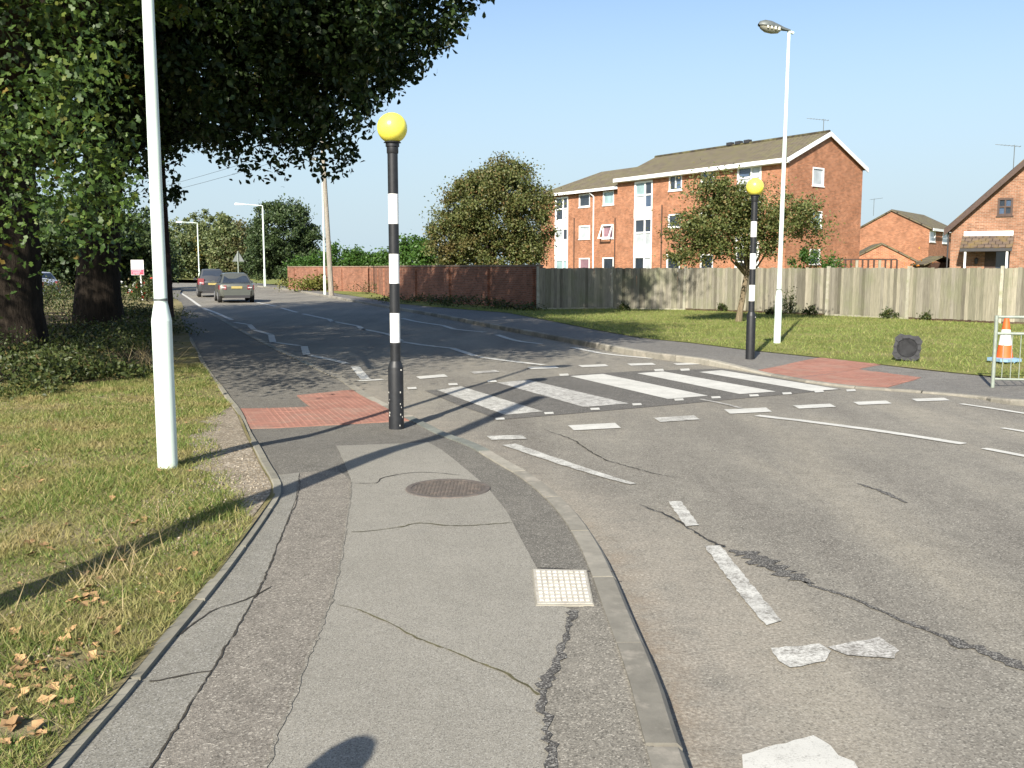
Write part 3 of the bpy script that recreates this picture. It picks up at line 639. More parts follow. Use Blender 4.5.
for a in [(418, 378.2, 448, 375.8, 2.4), (472, 373.2, 500, 371.4, 2, 4, 'paint_faint'), (529, 368.6, 559, 367.4, 2.2), (580, 366.6, 609, 365.6, 2), (629, 365, 656, 364.2, 2), (675, 364.6, 701, 363.8, 1.8),
          (489, 438.6, 527, 437.6, 4, 5, 'paint_worn'), (571, 428.5, 621, 426, 5, 6), (657, 420.5, 700, 418, 4.2, 6, 'paint_worn'), (727, 412.2, 772, 410.2, 4.2, 6), (796, 407.6, 836, 405.8, 3.2, 6), (856, 404, 892, 402.6, 3, 6), (914, 400.6, 950, 399.6, 2.6, 6)]: dash(*a)
line('edge_line', [(757, 416), (820, 423.5), (890, 433), (967, 445)], .13, 'paint'); line('edge_line', [(700, 399.5), (725, 404.5), (742, 409)], .06, 'paint_faint')
line('edge_line', [(984, 449), (1024, 456.5), (1050, 461)], .1, 'paint'); line('edge_line', [(1002, 428.5), (1040, 434.5)], .09, 'paint'); line('edge_line', [(961, 404.3), (1000, 410), (1040, 416.5)], .09, 'paint')
line('zigzag_line', [(509, 445), (545, 457.5), (580, 469), (612, 479), (640, 486.5)], [.15, .14, .12, .1, .06], 'paint_worn')
for L in [[(402, 342), (425, 345.5), (452, 348.5)], [(452, 348.5), (476, 356.5)], [(478, 357), (507, 361), (546, 365.5)],
          [(402, 318.5), (418, 322), (442, 325.5)], [(442, 325.5), (455, 329.5)], [(455, 329.5), (486, 332.5)], [(497, 335), (517, 341), (543, 344.3)], [(572, 347.5), (605, 354), (655, 359)],
          [(257, 302.5), (276, 306.5)], [(281, 308), (297, 312.5)], [(303, 314), (329, 319.5)], [(329, 319.3), (333, 322.5)], [(332, 321.5), (359, 326.3)], [(358, 326), (363, 330)], [(361, 329), (388, 334.5), (401, 341)],
          [(235, 322.5), (250, 325)], [(249, 324.5), (254, 330)], [(253, 329.5), (271, 335)], [(273, 342.5), (300, 346)], [(304, 346.5), (307, 356)], [(307, 355), (338, 361.5), (346, 364)], [(355, 367), (366, 380)], [(358, 381.3), (384, 379.8)], [(271, 335), (273, 343)],
          [(179, 292), (190, 299), (200, 306.5)], [(203, 308), (216, 313), (232, 320)], [(250, 343.5), (268, 342)]]:
    line('zigzag_line', L, .15, 'paint')
mark('lane_dash', [(668, 502.5), (681, 502), (699, 526), (686, 527.5)], 'paint_worn', jag=.005)
mark('lane_dash', [(704, 547), (720, 546), (752, 586), (781, 622), (766, 627), (737, 592)], 'paint_worn', jag=.006)
mark('lane_dash', [(771, 650), (820, 645), (832, 652), (826, 663), (790, 669), (779, 662)], 'paint_worn', jag=.006); mark('lane_dash', [(828, 648), (880, 638.5), (898, 652), (893, 660), (845, 656)], 'paint_faint', jag=.007)
mark('lane_dash', [(741, 757), (775, 747), (812, 738), (832, 748), (837, 757), (853, 764), (868, 790), (742, 790)], 'paint', jag=.006)
# cracks and the broken patch in the road
rd = lambda name, pts, wd, mat, rag=.5, dz=.005: ribbon(name, gr(pts), wd, RF(dz), mat, road, rag, .035, wander=.011)
rd('road_crack', [(640, 505), (668, 517), (695, 535), (725, 550)], [.006, .012, .012, .018], 'crack', .8, .012)
rd('pothole_rim', [(728, 551), (752, 556), (776, 566), (798, 579), (812, 586)], [.04, .15, .13, .11, .04], 'bitumen', .7)
rd('road_crack', [(805, 583), (840, 594), (880, 612), (930, 633), (975, 650), (1030, 668)], [.02, .03, .024, .04, .075, .06], 'bitumen', .7)
rd('road_crack', [(858, 484), (880, 491), (905, 503)], [.02, .05, .02], 'bitumen', .5)
rd('road_crack', [(545, 430), (575, 441), (600, 458), (640, 470), (690, 480)], [.004, .012, .014, .01, .004], 'crack', .9, .006)

# covers
mc = GP(448, 489); t = thing('manhole_cover', (mc.x, mc.y, mc.z), 'round rusty brown cast iron manhole cover set in the footway', 'manhole cover')
mb = MB(); mb.lathe([(.27, 0), (.27, .009), (.305, .010), (.31, .004), (.31, -.02), (.27, -.02)], 40); mb.build('frame', 'iron', t, 30, True)
mb = MB(); mb.lathe([(.001, -.004), (.269, -.004), (.269, .006), (.001, .006)], 40); mb.build('lid', 'iron', t, 30, True)
mb = MB()
for i in range(-10, 11):
    for j in range(-10, 11):
        x, y = i * .026, j * .026
        if math.hypot(x, y) < .255: mb.box((x, y, .0085), (.0135, .0135, .006), .6)
mb.build('tread_pattern', 'iron', t, None, True)['kind'] = 'stuff'
ca, cb, cc, cd = [GP(*q) for q in [(533, 571), (586, 572), (593, 606), (537, 606)]]
ctr = (ca + cb + cc + cd) / 4; t = thing('utility_cover', ctr, 'small square utility cover painted white beside the kerb', 'utility cover')
def quad_scale(k): return [ctr + (p - ctr) * k for p in (cd, cc, cb, ca)]
mb = MB(); mb.prism([(p.x, p.y) for p in quad_scale(1.035)], -.02, .009); mb.build('frame', 'kerb', t)
mb = MB(); mb.prism([(p.x, p.y) for p in quad_scale(.99)], -.02, .012); mb.build('lid', 'lid_dirty', t)
mb = MB(); q = quad_scale(.93)
for i in range(9):
    for j in range(9):
        a = q[0].lerp(q[1], (i + .5) / 9).lerp(q[3].lerp(q[2], (i + .5) / 9), (j + .5) / 9); mb.box((a.x, a.y, .0145), (.019, .02, .007), .1)
mb.build('tread_pattern', 'iron_white', t)['kind'] = 'stuff'

# ------------------------------------------------------------------ posts and lamps
def Gz(u, v):
    p = G(u, v, 0); return p
def lantern(t, top, dirv, s=1.0):
    """side-entry lantern: grey canopy, clear bowl, reflector prisms"""
    d = Vector((*dirv, 0)).normalized(); e = Vector((-d.y, d.x, 0)); top = Vector(top)
    def pt(a, b, c): return top + d * a * s + e * b * s + Vector((0, 0, c * s))
    mb = MB(); st = [(-.02, .035, .035, -.01), (.1, .05, .06, -.02), (.25, .09, .095, -.02), (.42, .125, .13, -.02), (.56, .13, .125, -.02), (.66, .09, .085, -.02), (.70, .03, .03, -.02)]; n = 12; vs_ = []
    for a, wd, h, lo in st:
        for k in range(n + 1):
            th = math.pi * k / n; vs_.append(pt(a, wd * math.cos(th), lo + .05 + h * math.sin(th) + a * .12))
    fs_ = [(i * (n + 1) + k, i * (n + 1) + k + 1, (i + 1) * (n + 1) + k + 1, (i + 1) * (n + 1) + k) for i in range(len(st) - 1) for k in range(n)]
    fs_ += [(i * (n + 1), (i + 1) * (n + 1), (i + 2) * (n + 1) - 1, (i + 1) * (n + 1) - 1) for i in range(len(st) - 1)]
    mb.add(vs_, fs_); head = mb.build('lantern_canopy', 'grey_metal', t, 50)
    mb = MB(); vs_ = []; st2 = [(.2, .05, .03), (.26, .085, .085), (.4, .11, .115), (.54, .11, .11), (.64, .07, .06), (.67, .03, .02)]
    for a, wd, h in st2:
        for k in range(n + 1):
            th = math.pi * k / n; vs_.append(pt(a, wd * math.cos(th), .025 - h * math.sin(th) + a * .12))
    mb.add(vs_, [(i * (n + 1) + k, (i + 1) * (n + 1) + k, (i + 1) * (n + 1) + k + 1, i * (n + 1) + k + 1) for i in range(len(st2) - 1) for k in range(n)])
    mb.build('lantern_bowl', 'bowl', t, 60)
    for sd_ in (-1, 1):
        for k in range(4):
            mb = MB(); a = .27 + k * .085; c = pt(a + .02, sd_ * .117, .012 + a * .12); mb.box(c, (.036 * s, .012 * s, .06 * s), math.atan2(d.y, d.x)); mb.build('reflector_prism', 'prism', t)
    mb = MB(); mb.tube([pt(-.1, 0, 0), pt(.02, 0, .03)], .03 * s, 10); mb.build('bracket', 'white_pole', t)
def column(base, h, r0, r1, zs, label, dirv, group=None, lean=(0, 0), door=False):
    t = thing('street_lamp', base, label, 'street lamp', group); b = Vector(base)
    f = lambda z: b + Vector((lean[0] * z, lean[1] * z, z))
    mb = MB(); mb.tube([f(-.05), f(zs - .14)], r0, 24); mb.tube([f(zs - .14), f(zs - .02), f(zs)], [r0, r1 * 1.1, r1], 24, False); mb.build('base_section', 'white_pole', t, 40)
    mb = MB(); mb.tube([f(zs - .03), f(h * .6), f(h)], [r1, r1 * .85, r1 * .65], 20); mb.build('pole', 'white_pole', t, 40)
    mb = MB(); mb.tube([f(zs + .015), f(zs + .035)], r1 * 1.02 + .002, 20); mb.build('joint_ring', 'grey_metal', t, 40)
    if door:
        n = Vector((.35, -.93)); mb = MB(); c = f(.55) + Vector((n.x, n.y, 0)) * r0 * .985; mb.box(c, (.075, .012, .5), math.atan2(n.y, n.x) + math.pi / 2); mb.build('access_door', 'white_pole', t)
    lantern(t, f(h), dirv); return t
column(G(168, 470), 5.9, .077, .051, 1.33, 'pale green white lamp post standing on the left grass verge', (.85, .3), lean=(0, 0))
column(G(777, 343.5), 6.4, .075, .05, 1.12, 'white lamp post on the grass behind the far zebra beacon', (-.94, -.25), lean=(.006, 0))
def beacon(base, sleeve, bands, ball_z, label, chips=True):
    t = thing('belisha_beacon', base, label, 'zebra beacon', 'belisha beacons either side of the crossing'); b = Vector(base); f = lambda z: b + Vector((0, 0, z))
    mb = MB(); mb.lathe([(.08, -.03), (.08, sleeve - .07), (.077, sleeve - .055), (.058, sleeve), (.05, sleeve)], 32, base); s = mb.build('sleeve', 'black', t, 35)
    z = sleeve; zt = ball_z - .155; edges = [sleeve] + bands + [zt]
    for i, (a, c) in enumerate(zip(edges, edges[1:])):
        mb = MB(); mb.lathe([(.053, a), (.053, c)], 28, base); mb.build('white_band' if i % 2 else 'black_band', 'white' if i % 2 else 'black', t, 35)
    mb = MB(); mb.lathe([(.056, zt - .1), (.06, zt - .09), (.06, zt - .035), (.07, zt - .03), (.07, zt + .005), (.09, zt + .008), (.06, zt + .035)], 28, base); mb.build('collar', 'black', t, 35)
    mb = MB(); n = 20; mb.lathe([(max(.001, .153 * math.sin(math.pi * k / n)), ball_z - .153 * math.cos(math.pi * k / n)) for k in range(n + 1)], 32, base); mb.build('globe', 'yellow', t, 60)
    mb = MB(); mb.tube([f(sleeve - .09) + Vector((.06, -.05, 0)), f(sleeve - .09) + Vector((.066, -.056, 0))], .008, 8); mb.build('bolt', 'chip', s)
    if chips:
        r = random.Random(4); mb = MB()
        for k in range(11):
            a = r.choice([R(-150), R(-140), R(-45), R(-30), R(-60)]) + r.uniform(-.1, .1); zz = r.uniform(.04, .42); q = f(zz) + Vector((math.cos(a), math.sin(a), 0)) * .0795
            mb.box(q, (.004, r.uniform(.004, .012), r.uniform(.006, .02)), a)
        mb.build('paint_chip', 'chip', s)['kind'] = 'stuff'
    return t
bN = GP(396.5, 428.5); bF = GP(750, 359)
zN = lambda v: P(395, v, bN.y).z - bN.z
beacon(bN, zN(361), [zN(v) for v in (342.5, 313, 283.5, 254, 224, 194)], zN(128), 'black and white zebra beacon with yellow globe beside the near red paving and manhole')
zF = lambda v: P(752, v, bF.y).z - bF.z
beacon(bF, zF(312), [zF(v) for v in (301, 285, 269, 253.5, 237, 221.5)], zF(187), 'black and white zebra beacon with yellow globe on the pavement before the timber fence', False)
# poles
def pole(name, base, top, r0, r1, mat, label, cat='utility pole', group=None, steps=True):
    t = thing(name, base, label, cat, group); mb = MB(); b, e = Vector(base), Vector(top); mb.tube([b - Vector((0, 0, .2)), b.lerp(e, .5), e], [r0, (r0 + r1) / 2, r1], 14); mb.build('shaft', mat, t, 40)
    mb = MB(); mb.lathe([(r1 * 1.15, -.03), (r1 * 1.15, .02), (.01, .06)], 12, top); mb.build('cap', 'grey_metal', t)
    return t
dk = G(170.5, 321); pole('telegraph_pole', dk, (dk.x - .15, dk.y, 8.6), .12, .09, 'dark_pole', 'dark telegraph pole in the shade of the oaks by the left verge')
pole('telegraph_pole', (-2.71, 3.73, 0), (-2.73, 3.73, 5.95), .105, .085, 'wood_pole', 'telegraph pole out of view whose long straight shadow crosses the near footway')
b = thing('bollard', (-1.19, 1.15, 0), 'round topped post out of view whose blunt shadow falls on the footway', 'bollard')
mb = MB(); mb.lathe([(.085, -.05), (.085, 1.12), (.087, 1.16)], 24, (-1.19, 1.15, 0)); mb.build('shaft', 'grey_metal', b, 40)
mb = MB(); mb.lathe([(.09, 1.14), (.09, 1.21), (.082, 1.275), (.058, 1.325), (.024, 1.35), (.001, 1.355)], 24, (-1.19, 1.15, 0)); mb.build('domed_top', 'black', b, 60)
lp = G(325, 294.5); wp = G(331.5, 295.5)
column(lp, 8.0, .085, .055, 1.2, 'tall white lamp post beside the leaning wooden pole near the garden wall', (-1, -.2))
pole('telegraph_pole', wp, (wp.x - .35, wp.y, 9.2), .16, .11, 'wood_pole', 'leaning weathered wooden telegraph pole beside the white lamp post')
def arm_lamp(base, h, label, arm=1.6):
    t = thing('street_lamp', base, label, 'street lamp'); b = Vector(base)
    mb = MB(); mb.tube([b + Vector((0, 0, -.1)), b + Vector((0, 0, 1.5))], .1, 12); mb.build('base_section', 'white_pole', t, 40)
    mb = MB(); mb.tube([b + Vector((0, 0, 1.5)), b + Vector((0, 0, h - .25))], .07, 12); mb.build('pole', 'white_pole', t, 40)
    mb = MB(); mb.tube([b + Vector((0, 0, h - .3)), b + Vector((0, 0, h - .02)), b + Vector((-.2, -.05, h)), b + Vector((-arm, -.3, h + .1))], .045, 8); mb.build('arm', 'white_pole', t, 40)
    c = b + Vector((-arm - .3, -.36, h + .1)); mb = MB(); mb.hexa([c + Vector(q) for q in [(-.42, -.12, -.06), (.38, -.12, -.06), (.38, .12, -.06), (-.42, .12, -.06), (-.36, -.08, .1), (.34, -.05, .05), (.34, .05, .05), (-.36, .08, .1)]]); mb.build('lantern', 'prism', t)
b1 = G(265, 286.3); arm_lamp(b1, 7.0, 'far white lamp post with a curved arm in front of the round dark tree')
b2 = G(199.5, 280.8); arm_lamp(b2, 7.2, 'far white lamp post with a side arm before the tan woodland', 1.8)

# ------------------------------------------------------------------ buildings
class Fac:
    def __init__(s, p0, p1):
        s.p0 = Vector(p0[:2]); d = Vector(p1[:2]) - s.p0; s.L = d.length; s.d = d.normalized(); s.n = Vector((s.d.y, -s.d.x))
        if s.n.dot(-s.p0) < 0: s.n = -s.n
        s.rz = math.atan2(s.d.y, s.d.x)
    def pt(s, a, z, o=0): q = s.p0 + s.d * a + s.n * o; return Vector((q.x, q.y, z))
    def at(s, u, v):
        d = ray(u, v); o = Vector((0, 0)); k = (s.p0.dot(s.n)) / Vector((d.x, d.y)).dot(s.n); p = Vector((d.x * k, d.y * k)); return (p - s.p0).dot(s.d), EYE + d.z * k
    def rect(s, u0, v0, u1, v1):
        a, z1 = s.at((u0 + u1) / 2, v0); _, z0 = s.at((u0 + u1) / 2, v1); s0, _ = s.at(u0, (v0 + v1) / 2); s1, _ = s.at(u1, (v0 + v1) / 2)
        return (min(s0, s1), max(s0, s1), z0, z1)
    def box(s, mb, a0, a1, z0, z1, o0, o1):
        mb.hexa([s.pt(a0, z0, o0), s.pt(a1, z0, o0), s.pt(a1, z0, o1), s.pt(a0, z0, o1), s.pt(a0, z1, o0), s.pt(a1, z1, o0), s.pt(a1, z1, o1), s.pt(a0, z1, o1)])
    def wall(s, mb, z0, z1, ops, a0=0, a1=None, dep=.11):
        a1 = s.L if a1 is None else a1
        xs = sorted({a0, a1, *[x for o in ops for x in o[:2] if a0 < x < a1]}); zs = sorted({z0, z1, *[z for o in ops for z in o[2:] if z0 < z < z1]})
        for x0, x1 in zip(xs, xs[1:]):
            for y0, y1 in zip(zs, zs[1:]):
                cx, cz = (x0 + x1) / 2, (y0 + y1) / 2
                if any(o[0] < cx < o[1] and o[2] < cz < o[3] for o in ops): continue
                mb.face([s.pt(x0, y0), s.pt(x1, y0), s.pt(x1, y1), s.pt(x0, y1)], [(x0, y0), (x1, y0), (x1, y1), (x0, y1)])
        for o in ops:
            e = [(o[0], o[2]), (o[1], o[2]), (o[1], o[3]), (o[0], o[3])]
            for (x0, y0), (x1, y1) in zip(e, e[1:] + e[:1]):
                mb.face([s.pt(x0, y0), s.pt(x1, y1), s.pt(x1, y1, -dep), s.pt(x0, y0, -dep)], [(x0, y0), (x1, y1), (x1 + dep, y1 + dep), (x0 + dep, y0 + dep)])
def window(fac, r, t, frame='upvc', panes=('glass',), cols=2, rows=1, fw=.09, sill=True, split=None):
    a0, a1, z0, z1 = r; mb = MB()
    fac.box(mb, a0, a1, z0, z0 + fw, -.1, .012); fac.box(mb, a0, a1, z1 - fw, z1, -.1, .012); fac.box(mb, a0, a0 + fw, z0 + fw, z1 - fw, -.1, .012); fac.box(mb, a1 - fw, a1, z0 + fw, z1 - fw, -.1, .012)
    xs = [a0 + fw] + ([a0 + (a1 - a0) * split] if split else [a0 + (a1 - a0) * k / cols for k in range(1, cols)]) + [a1 - fw]; zs = [z0 + fw] + [z0 + (z1 - z0) * k / rows for k in range(1, rows)] + [z1 - fw]
    for x in xs[1:-1]: fac.box(mb, x - fw * .4, x + fw * .4, z0 + fw, z1 - fw, -.095, .006)
    for z in zs[1:-1]: fac.box(mb, a0 + fw, a1 - fw, z - fw * .4, z + fw * .4, -.095, .004)
    wn = mb.build('window', frame, t); k = 0
    for z_0, z_1 in zip(zs, zs[1:]):
        for x0, x1 in zip(xs, xs[1:]):
            mb = MB(); fac.box(mb, x0 + .002, x1 - .002, z_0 + .002, z_1 - .002, -.07, -.05); mb.build('pane', panes[k % len(panes)], wn); k += 1
    if sill: mb = MB(); fac.box(mb, a0 - .04, a1 + .04, z0 - .06, z0 - .003, -.08, .06); mb.build('sill', frame, wn)
    return wn
def slab(mb, a, b, c, d, th, uv=True):
    """roof plane a-b eave, c-d ridge (a below d); thickness th"""
    a, b, c, d = map(Vector, (a, b, c, d)); n = (b - a).cross(d - a).normalized()
    if n.z < 0: n = -n
    L = (b - a).length; H = (d - a).length; lo = [p - n * th for p in (a, b, c, d)]; hi = [a, b, c, d]; e = (b - a).normalized()
    U = lambda p: ((p - a).dot(e), (p - a - e * (p - a).dot(e)).length)
    mb.face(hi, [U(p) for p in hi]); mb.face(lo[::-1], [U(p) for p in lo[::-1]])
    for i in range(4): j = (i + 1) % 4; mb.face([hi[i], lo[i], lo[j], hi[j]], [(0, 0), (0, th), (1, th), (1, 0)])
def gable(mb, a, b, z0, apex, fac):
    s = lambda p: ((Vector(p[:2]) - fac.p0).dot(fac.d), p[2]); q = [Vector((a[0], a[1], z0)), Vector((b[0], b[1], z0)), Vector(apex)]; mb.face(q, [s(p) for p in q])
def aerial(base, h, d, label, n=6, boom=1.1):
    t = thing('tv_aerial', base, label, 'aerial'); b = Vector(base); d = Vector((*d, .12)).normalized(); mb = MB(); mb.tube([b + Vector((0, 0, -.15)), b + Vector((0, 0, h))], .022, 6); mb.build('mast', 'grey_metal', t)
    mb = MB(); top = b + Vector((0, 0, h - .05)); mb.tube([top - d * .3, top + d * boom], .014, 5); mb.build('boom', 'grey_metal', t)
    e = d.cross(Vector((0, 0, 1))).normalized()
    for k in range(n): mb = MB(); c = top + d * (-.25 + k * boom * 1.15 / n); L = .32 - .02 * k; mb.tube([c - e * L, c + e * L], .008, 4); mb.build('element', 'grey_metal', t)

# --- three-storey flats
EV = 7.78
fA, fB, fC = Vector((7.45, 69.6)), Vector((15.75, 56.4)), Vector((21.9, 61.7)); fD = fA + (fC - fB)
flats = thing('apartment_block', (fB.x, fB.y, GZ), 'three storey orange brick apartment block with brown tiled roof behind the fence', 'building')
FF = Fac(fB, fA); FG = Fac(fB, fC)
wins = []
ops = []
def W(fac, lst, u0, v0, u1, v1, **k):
    r = fac.rect(u0, v0, u1, v1); r = (r[0], r[1], max(r[2], .4), r[3]); lst.append((r, k))
fl = []
nt_ = ('glass_net',); 
W(FF, fl, 669, 175, 682, 190.5, cols=2, panes=('glass_blue', 'glass')); W(FF, fl, 701, 170, 714.5, 185, cols=2, panes=('glass', 'glass_blue'))
W(FF, fl, 668, 214, 681, 227.5, cols=1); W(FF, fl, 700.5, 212, 714, 227, cols=1, panes=('glass_net',)); W(FF, fl, 666.5, 254, 680, 271, cols=1); W(FF, fl, 700, 254, 713, 272, cols=1)
colA = FF.rect(634, 181, 652, 271); colB = FF.rect(736, 165.5, 760, 274)
for cN, vv in ((colA, [(181, 209, 2, ('glass_blue', 'glass_net', 'glass', 'glass_teal')), (218, 247, 2, ('glass_net', 'glass_net', 'glass', 'glass')), (256, 276, 1, ('glass_net', 'glass'))]),
               (colB, [(166, 189, 2, ('glass_net', 'glass_net', 'glass_net', 'glass_blue')), (206, 233, 2, ('glass_blue', 'glass_net', 'glass', 'glass')), (248, 276, 2, ('glass_net', 'glass'))])):
    uc = 643 if cN is colA else 748
    for v0, v1, rw, pn in vv:
        z1 = FF.at(uc, v0)[1]; z0 = max(.5, FF.at(uc, v1)[1]); fl.append(((cN[0], cN[1], z0, z1), dict(cols=2, rows=rw, panes=pn, sill=False, fw=.13, split=.42)))
mb = MB(); FF.wall(mb, GZ, EV, [w_[0] for w_ in fl]); 
gl = []
W(FG, gl, 812.5, 167.5, 824, 186, cols=1, panes=('glass_net',)); W(FG, gl, 811, 211, 822, 227.5, cols=1, panes=('glass_teal',)); W(FG, gl, 809.5, 249, 820, 264, cols=1)
FG.wall(mb, GZ, EV, [w_[0] for w_ in gl]); apR = (fB + fC) / 2; apL = (fA + fD) / 2; RDG = 9.48
gable(mb, fB, fC, EV, (apR.x, apR.y, RDG), FG)
F2, F3 = Fac(fC, fD), Fac(fA, fD); F2.wall(mb, GZ, EV, []); F3.wall(mb, GZ, EV, []); gable(mb, fA, fD, EV, (apL.x, apL.y, RDG), F3)
mb.build('wall', 'brick', flats)
for r, k in fl: window(FF, r, flats, **k)
for r, k in gl: window(FG, r, flats, **k)
for cN, zz in ((colA, [(208.8, 218.2), (246.8, 256.2)]), (colB, [(188.8, 206.2), (232.8, 248.2)])):
    uc = 643 if cN is colA else 748
    for v0, v1 in zz: mb = MB(); FF.box(mb, cN[0], cN[1], FF.at(uc, v1)[1], FF.at(uc, v0)[1], -.05, .035); mb.build('spandrel_panel', 'upvc', flats)
dF = FF.d; dG = FG.d; v3 = lambda p, z: Vector((p.x, p.y, z)); ov = .35
eB = fB - dG * ov - dF * .08; eA = fA - dG * ov + dF * .08; rB = apR - dF * .08; rA = apL + dF * .08; eC = fC + dG * ov - dF * .08; eD = fD + dG * ov + dF * .08
sl = (RDG - EV) / ((apR - fB).length); ze = EV - sl * ov + .16
mb = MB(); slab(mb, v3(eB, ze), v3(eA, ze), v3(rA, RDG + .16), v3(rB, RDG + .16), .14); slab(mb, v3(eC, ze), v3(eD, ze), v3(rA, RDG + .16), v3(rB, RDG + .16), .14); rf = mb.build('roof', 'tile', flats)
mb = MB(); mb.tube([v3(rB, RDG + .16), v3(rA, RDG + .16)], .11, 8); mb.build('ridge_tiles', 'tile', rf)
for k_ in (.42, .47, .52):
    c = rB.lerp(rA, k_); mb = MB(); mb.box((c.x, c.y, RDG + .3), (.45, .3, .2), FF.rz); mb.build('roof_vent', 'trim', rf)
mb = MB(); q0, q1 = fB - dG * (ov + .02), fA - dG * (ov + .02)
def bar(mb, a, b, w_, h): # horizontal or sloping bar of width w_ (xy) and height h
    a, b = Vector(a), Vector(b); d = (b - a); s_ = Vector((-d.y, d.x, 0)).normalized() * w_ / 2; up = Vector((0, 0, h / 2)); mb.hexa([a - s_ - up, b - s_ - up, b + s_ - up, a + s_ - up, a - s_ + up, b - s_ + up, b + s_ + up, a + s_ + up])
bar(mb, v3(eB - dG * .03, ze - .10), v3(eA - dG * .03, ze - .10), .05, .24); mb.build('fascia', 'upvc', flats)
mb = MB(); bar(mb, v3(fB - dG * (ov / 2) - dF * .1, ze - .235), v3(fA - dG * (ov / 2) + dF * .1, ze - .235), ov, .03); mb.build('soffit', 'upvc', flats)
mb = MB(); o_ = -dF * .105; bar(mb, v3(eB + o_, ze - .13), v3(rB + o_, RDG + .02), .05, .26); mb.build('barge_board', 'upvc', flats)
mb = MB(); bar(mb, v3(eC + o_, ze - .13), v3(rB + o_, RDG + .02), .05, .26); mb.build('barge_board', 'upvc', flats)
for u in (662,):
    a, _ = FF.at(u, 240); mb = MB(); mb.tube([FF.pt(a, GZ, .06), FF.pt(a, FF.at(u, 205)[1], .06)], .04, 8); mb.build('drainpipe', 'brown', flats)
# lower wing, set just behind and lower
EW = 7.36
gA = fA + FF.d * .01 + dG * .35; gB = gA + FF.d * 10.2; g_w = (fC - fB) * .8; gC = gA + g_w; gD = gB + g_w
FW = Fac(gA, gB); wl = []
W(FW, wl, 579, 194, 590, 207, cols=1, panes=('glass',)); W(FW, wl, 603, 191, 614, 205, cols=1, panes=('glass_teal',)); W(FW, wl, 579, 225.5, 590, 239, cols=1, panes=('glass_net',)); W(FW, wl, 602.5, 224.5, 613.5, 238.5, cols=1, panes=('glass_red',))
W(FW, wl, 579, 258, 589.5, 273, cols=1, panes=('glass_red',)); W(FW, wl, 602.5, 257.5, 613.5, 274, cols=1, panes=('glass',))
cW = FW.rect(555, 196, 568, 270)
for v0, v1, rw, pn in [(197, 221, 2, ('glass_net', 'glass', 'glass', 'glass')), (228, 241, 1, ('glass', 'glass_net')), (259, 274, 1, ('glass_teal', 'glass_teal'))]:
    wl.append(((cW[0], cW[1], max(.5, FW.at(561, v1)[1]), FW.at(561, v0)[1]), dict(cols=2, rows=rw, panes=pn, sill=False, fw=.13, split=.4)))
wing = thing('apartment_wing', (gA.x, gA.y, GZ), 'lower orange brick wing adjoining the apartment block beside the browning tree', 'building')
mb = MB(); FW.wall(mb, GZ, EW, [w_[0] for w_ in wl]); Fac(gB, gD).wall(mb, GZ, EW, []); Fac(gC, gD).wall(mb, GZ, EW, []); mb.build('wall', 'brick', wing)
for i, (r, k) in enumerate(wl): wn = window(FW, r, wing, **k)
for v0, v1 in ((221, 228), (241, 259)): mb = MB(); FW.box(mb, cW[0], cW[1], FW.at(561, v1)[1] + .003, FW.at(561, v0)[1] - .003, -.05, .035); mb.build('spandrel_panel', 'upvc', wing)
r = FW.rect(602.5, 224.5, 613.5, 238.5)   # casement swung out at the bottom
mb = MB(); 
for (x0, x1, z0, z1) in ((r[0], r[1], 0, .1), (r[0], r[1], .9, 1), (r[0], r[0] + .1, .1, .9), (r[1] - .1, r[1], .1, .9)):
    zz = lambda k: r[2] + (r[3] - r[2]) * k; oo = lambda k: .03 + (1 - k) * .38
    mb.hexa([FW.pt(x0, zz(z0), oo(z0)), FW.pt(x1, zz(z0), oo(z0)), FW.pt(x1, zz(z0), oo(z0) + .05), FW.pt(x0, zz(z0), oo(z0) + .05), FW.pt(x0, zz(z1), oo(z1)), FW.pt(x1, zz(z1), oo(z1)), FW.pt(x1, zz(z1), oo(z1) + .05), FW.pt(x0, zz(z1), oo(z1) + .05)])
mb.build('open_casement', 'upvc', wing)
e0 = gA - dG * .35; e1 = gB - dG * .35 + FF.d * .35; m0 = (gA + gC) / 2; m1 = (gB + gD) / 2 - FF.d * 4.2; h0 = gC + dG * .35; h1 = gD + dG * .35 + FF.d * .35; RW = 9.05; zw = EW - .02
mb = MB(); slab(mb, v3(e0, zw), v3(e1, zw), v3(m1, RW), v3(m0, RW), .13); slab(mb, v3(h0, zw), v3(h1, zw), v3(m1, RW), v3(m0, RW), .13); mb.face([v3(e1, zw), v3(h1, zw), v3(m1, RW)], [(0, 0), (8, 0), (4, 4)]); mb.build('roof', 'tile', wing)
mb = MB(); bar(mb, v3(e0 - dG * .03, zw - .1), v3(e1 - dG * .03, zw - .1), .05, .2); mb.build('fascia', 'upvc', wing)
a, z_ = FW.at(594.5, 191); mb = MB(); mb.tube([FW.pt(a, GZ, .07), FW.pt(a, EW - .55, .07), FW.pt(a + .35, EW - .15, .35)], .05, 8); mb.build('drainpipe', 'upvc', wing)
for u in (574.7, 615.6):
    a, z_ = FW.at(u, 218); mb = MB(); mb.tube([FW.pt(a, GZ, .05), FW.pt(a, z_, .05)], .04, 6); mb.build('soil_pipe', 'brown', wing)
ap = rB.lerp(rA, .03); aerial((ap.x, ap.y, RDG + .2), .75, (-.9, .2), 'tv aerial on the roof ridge of the three storey block', 7, 1.0)

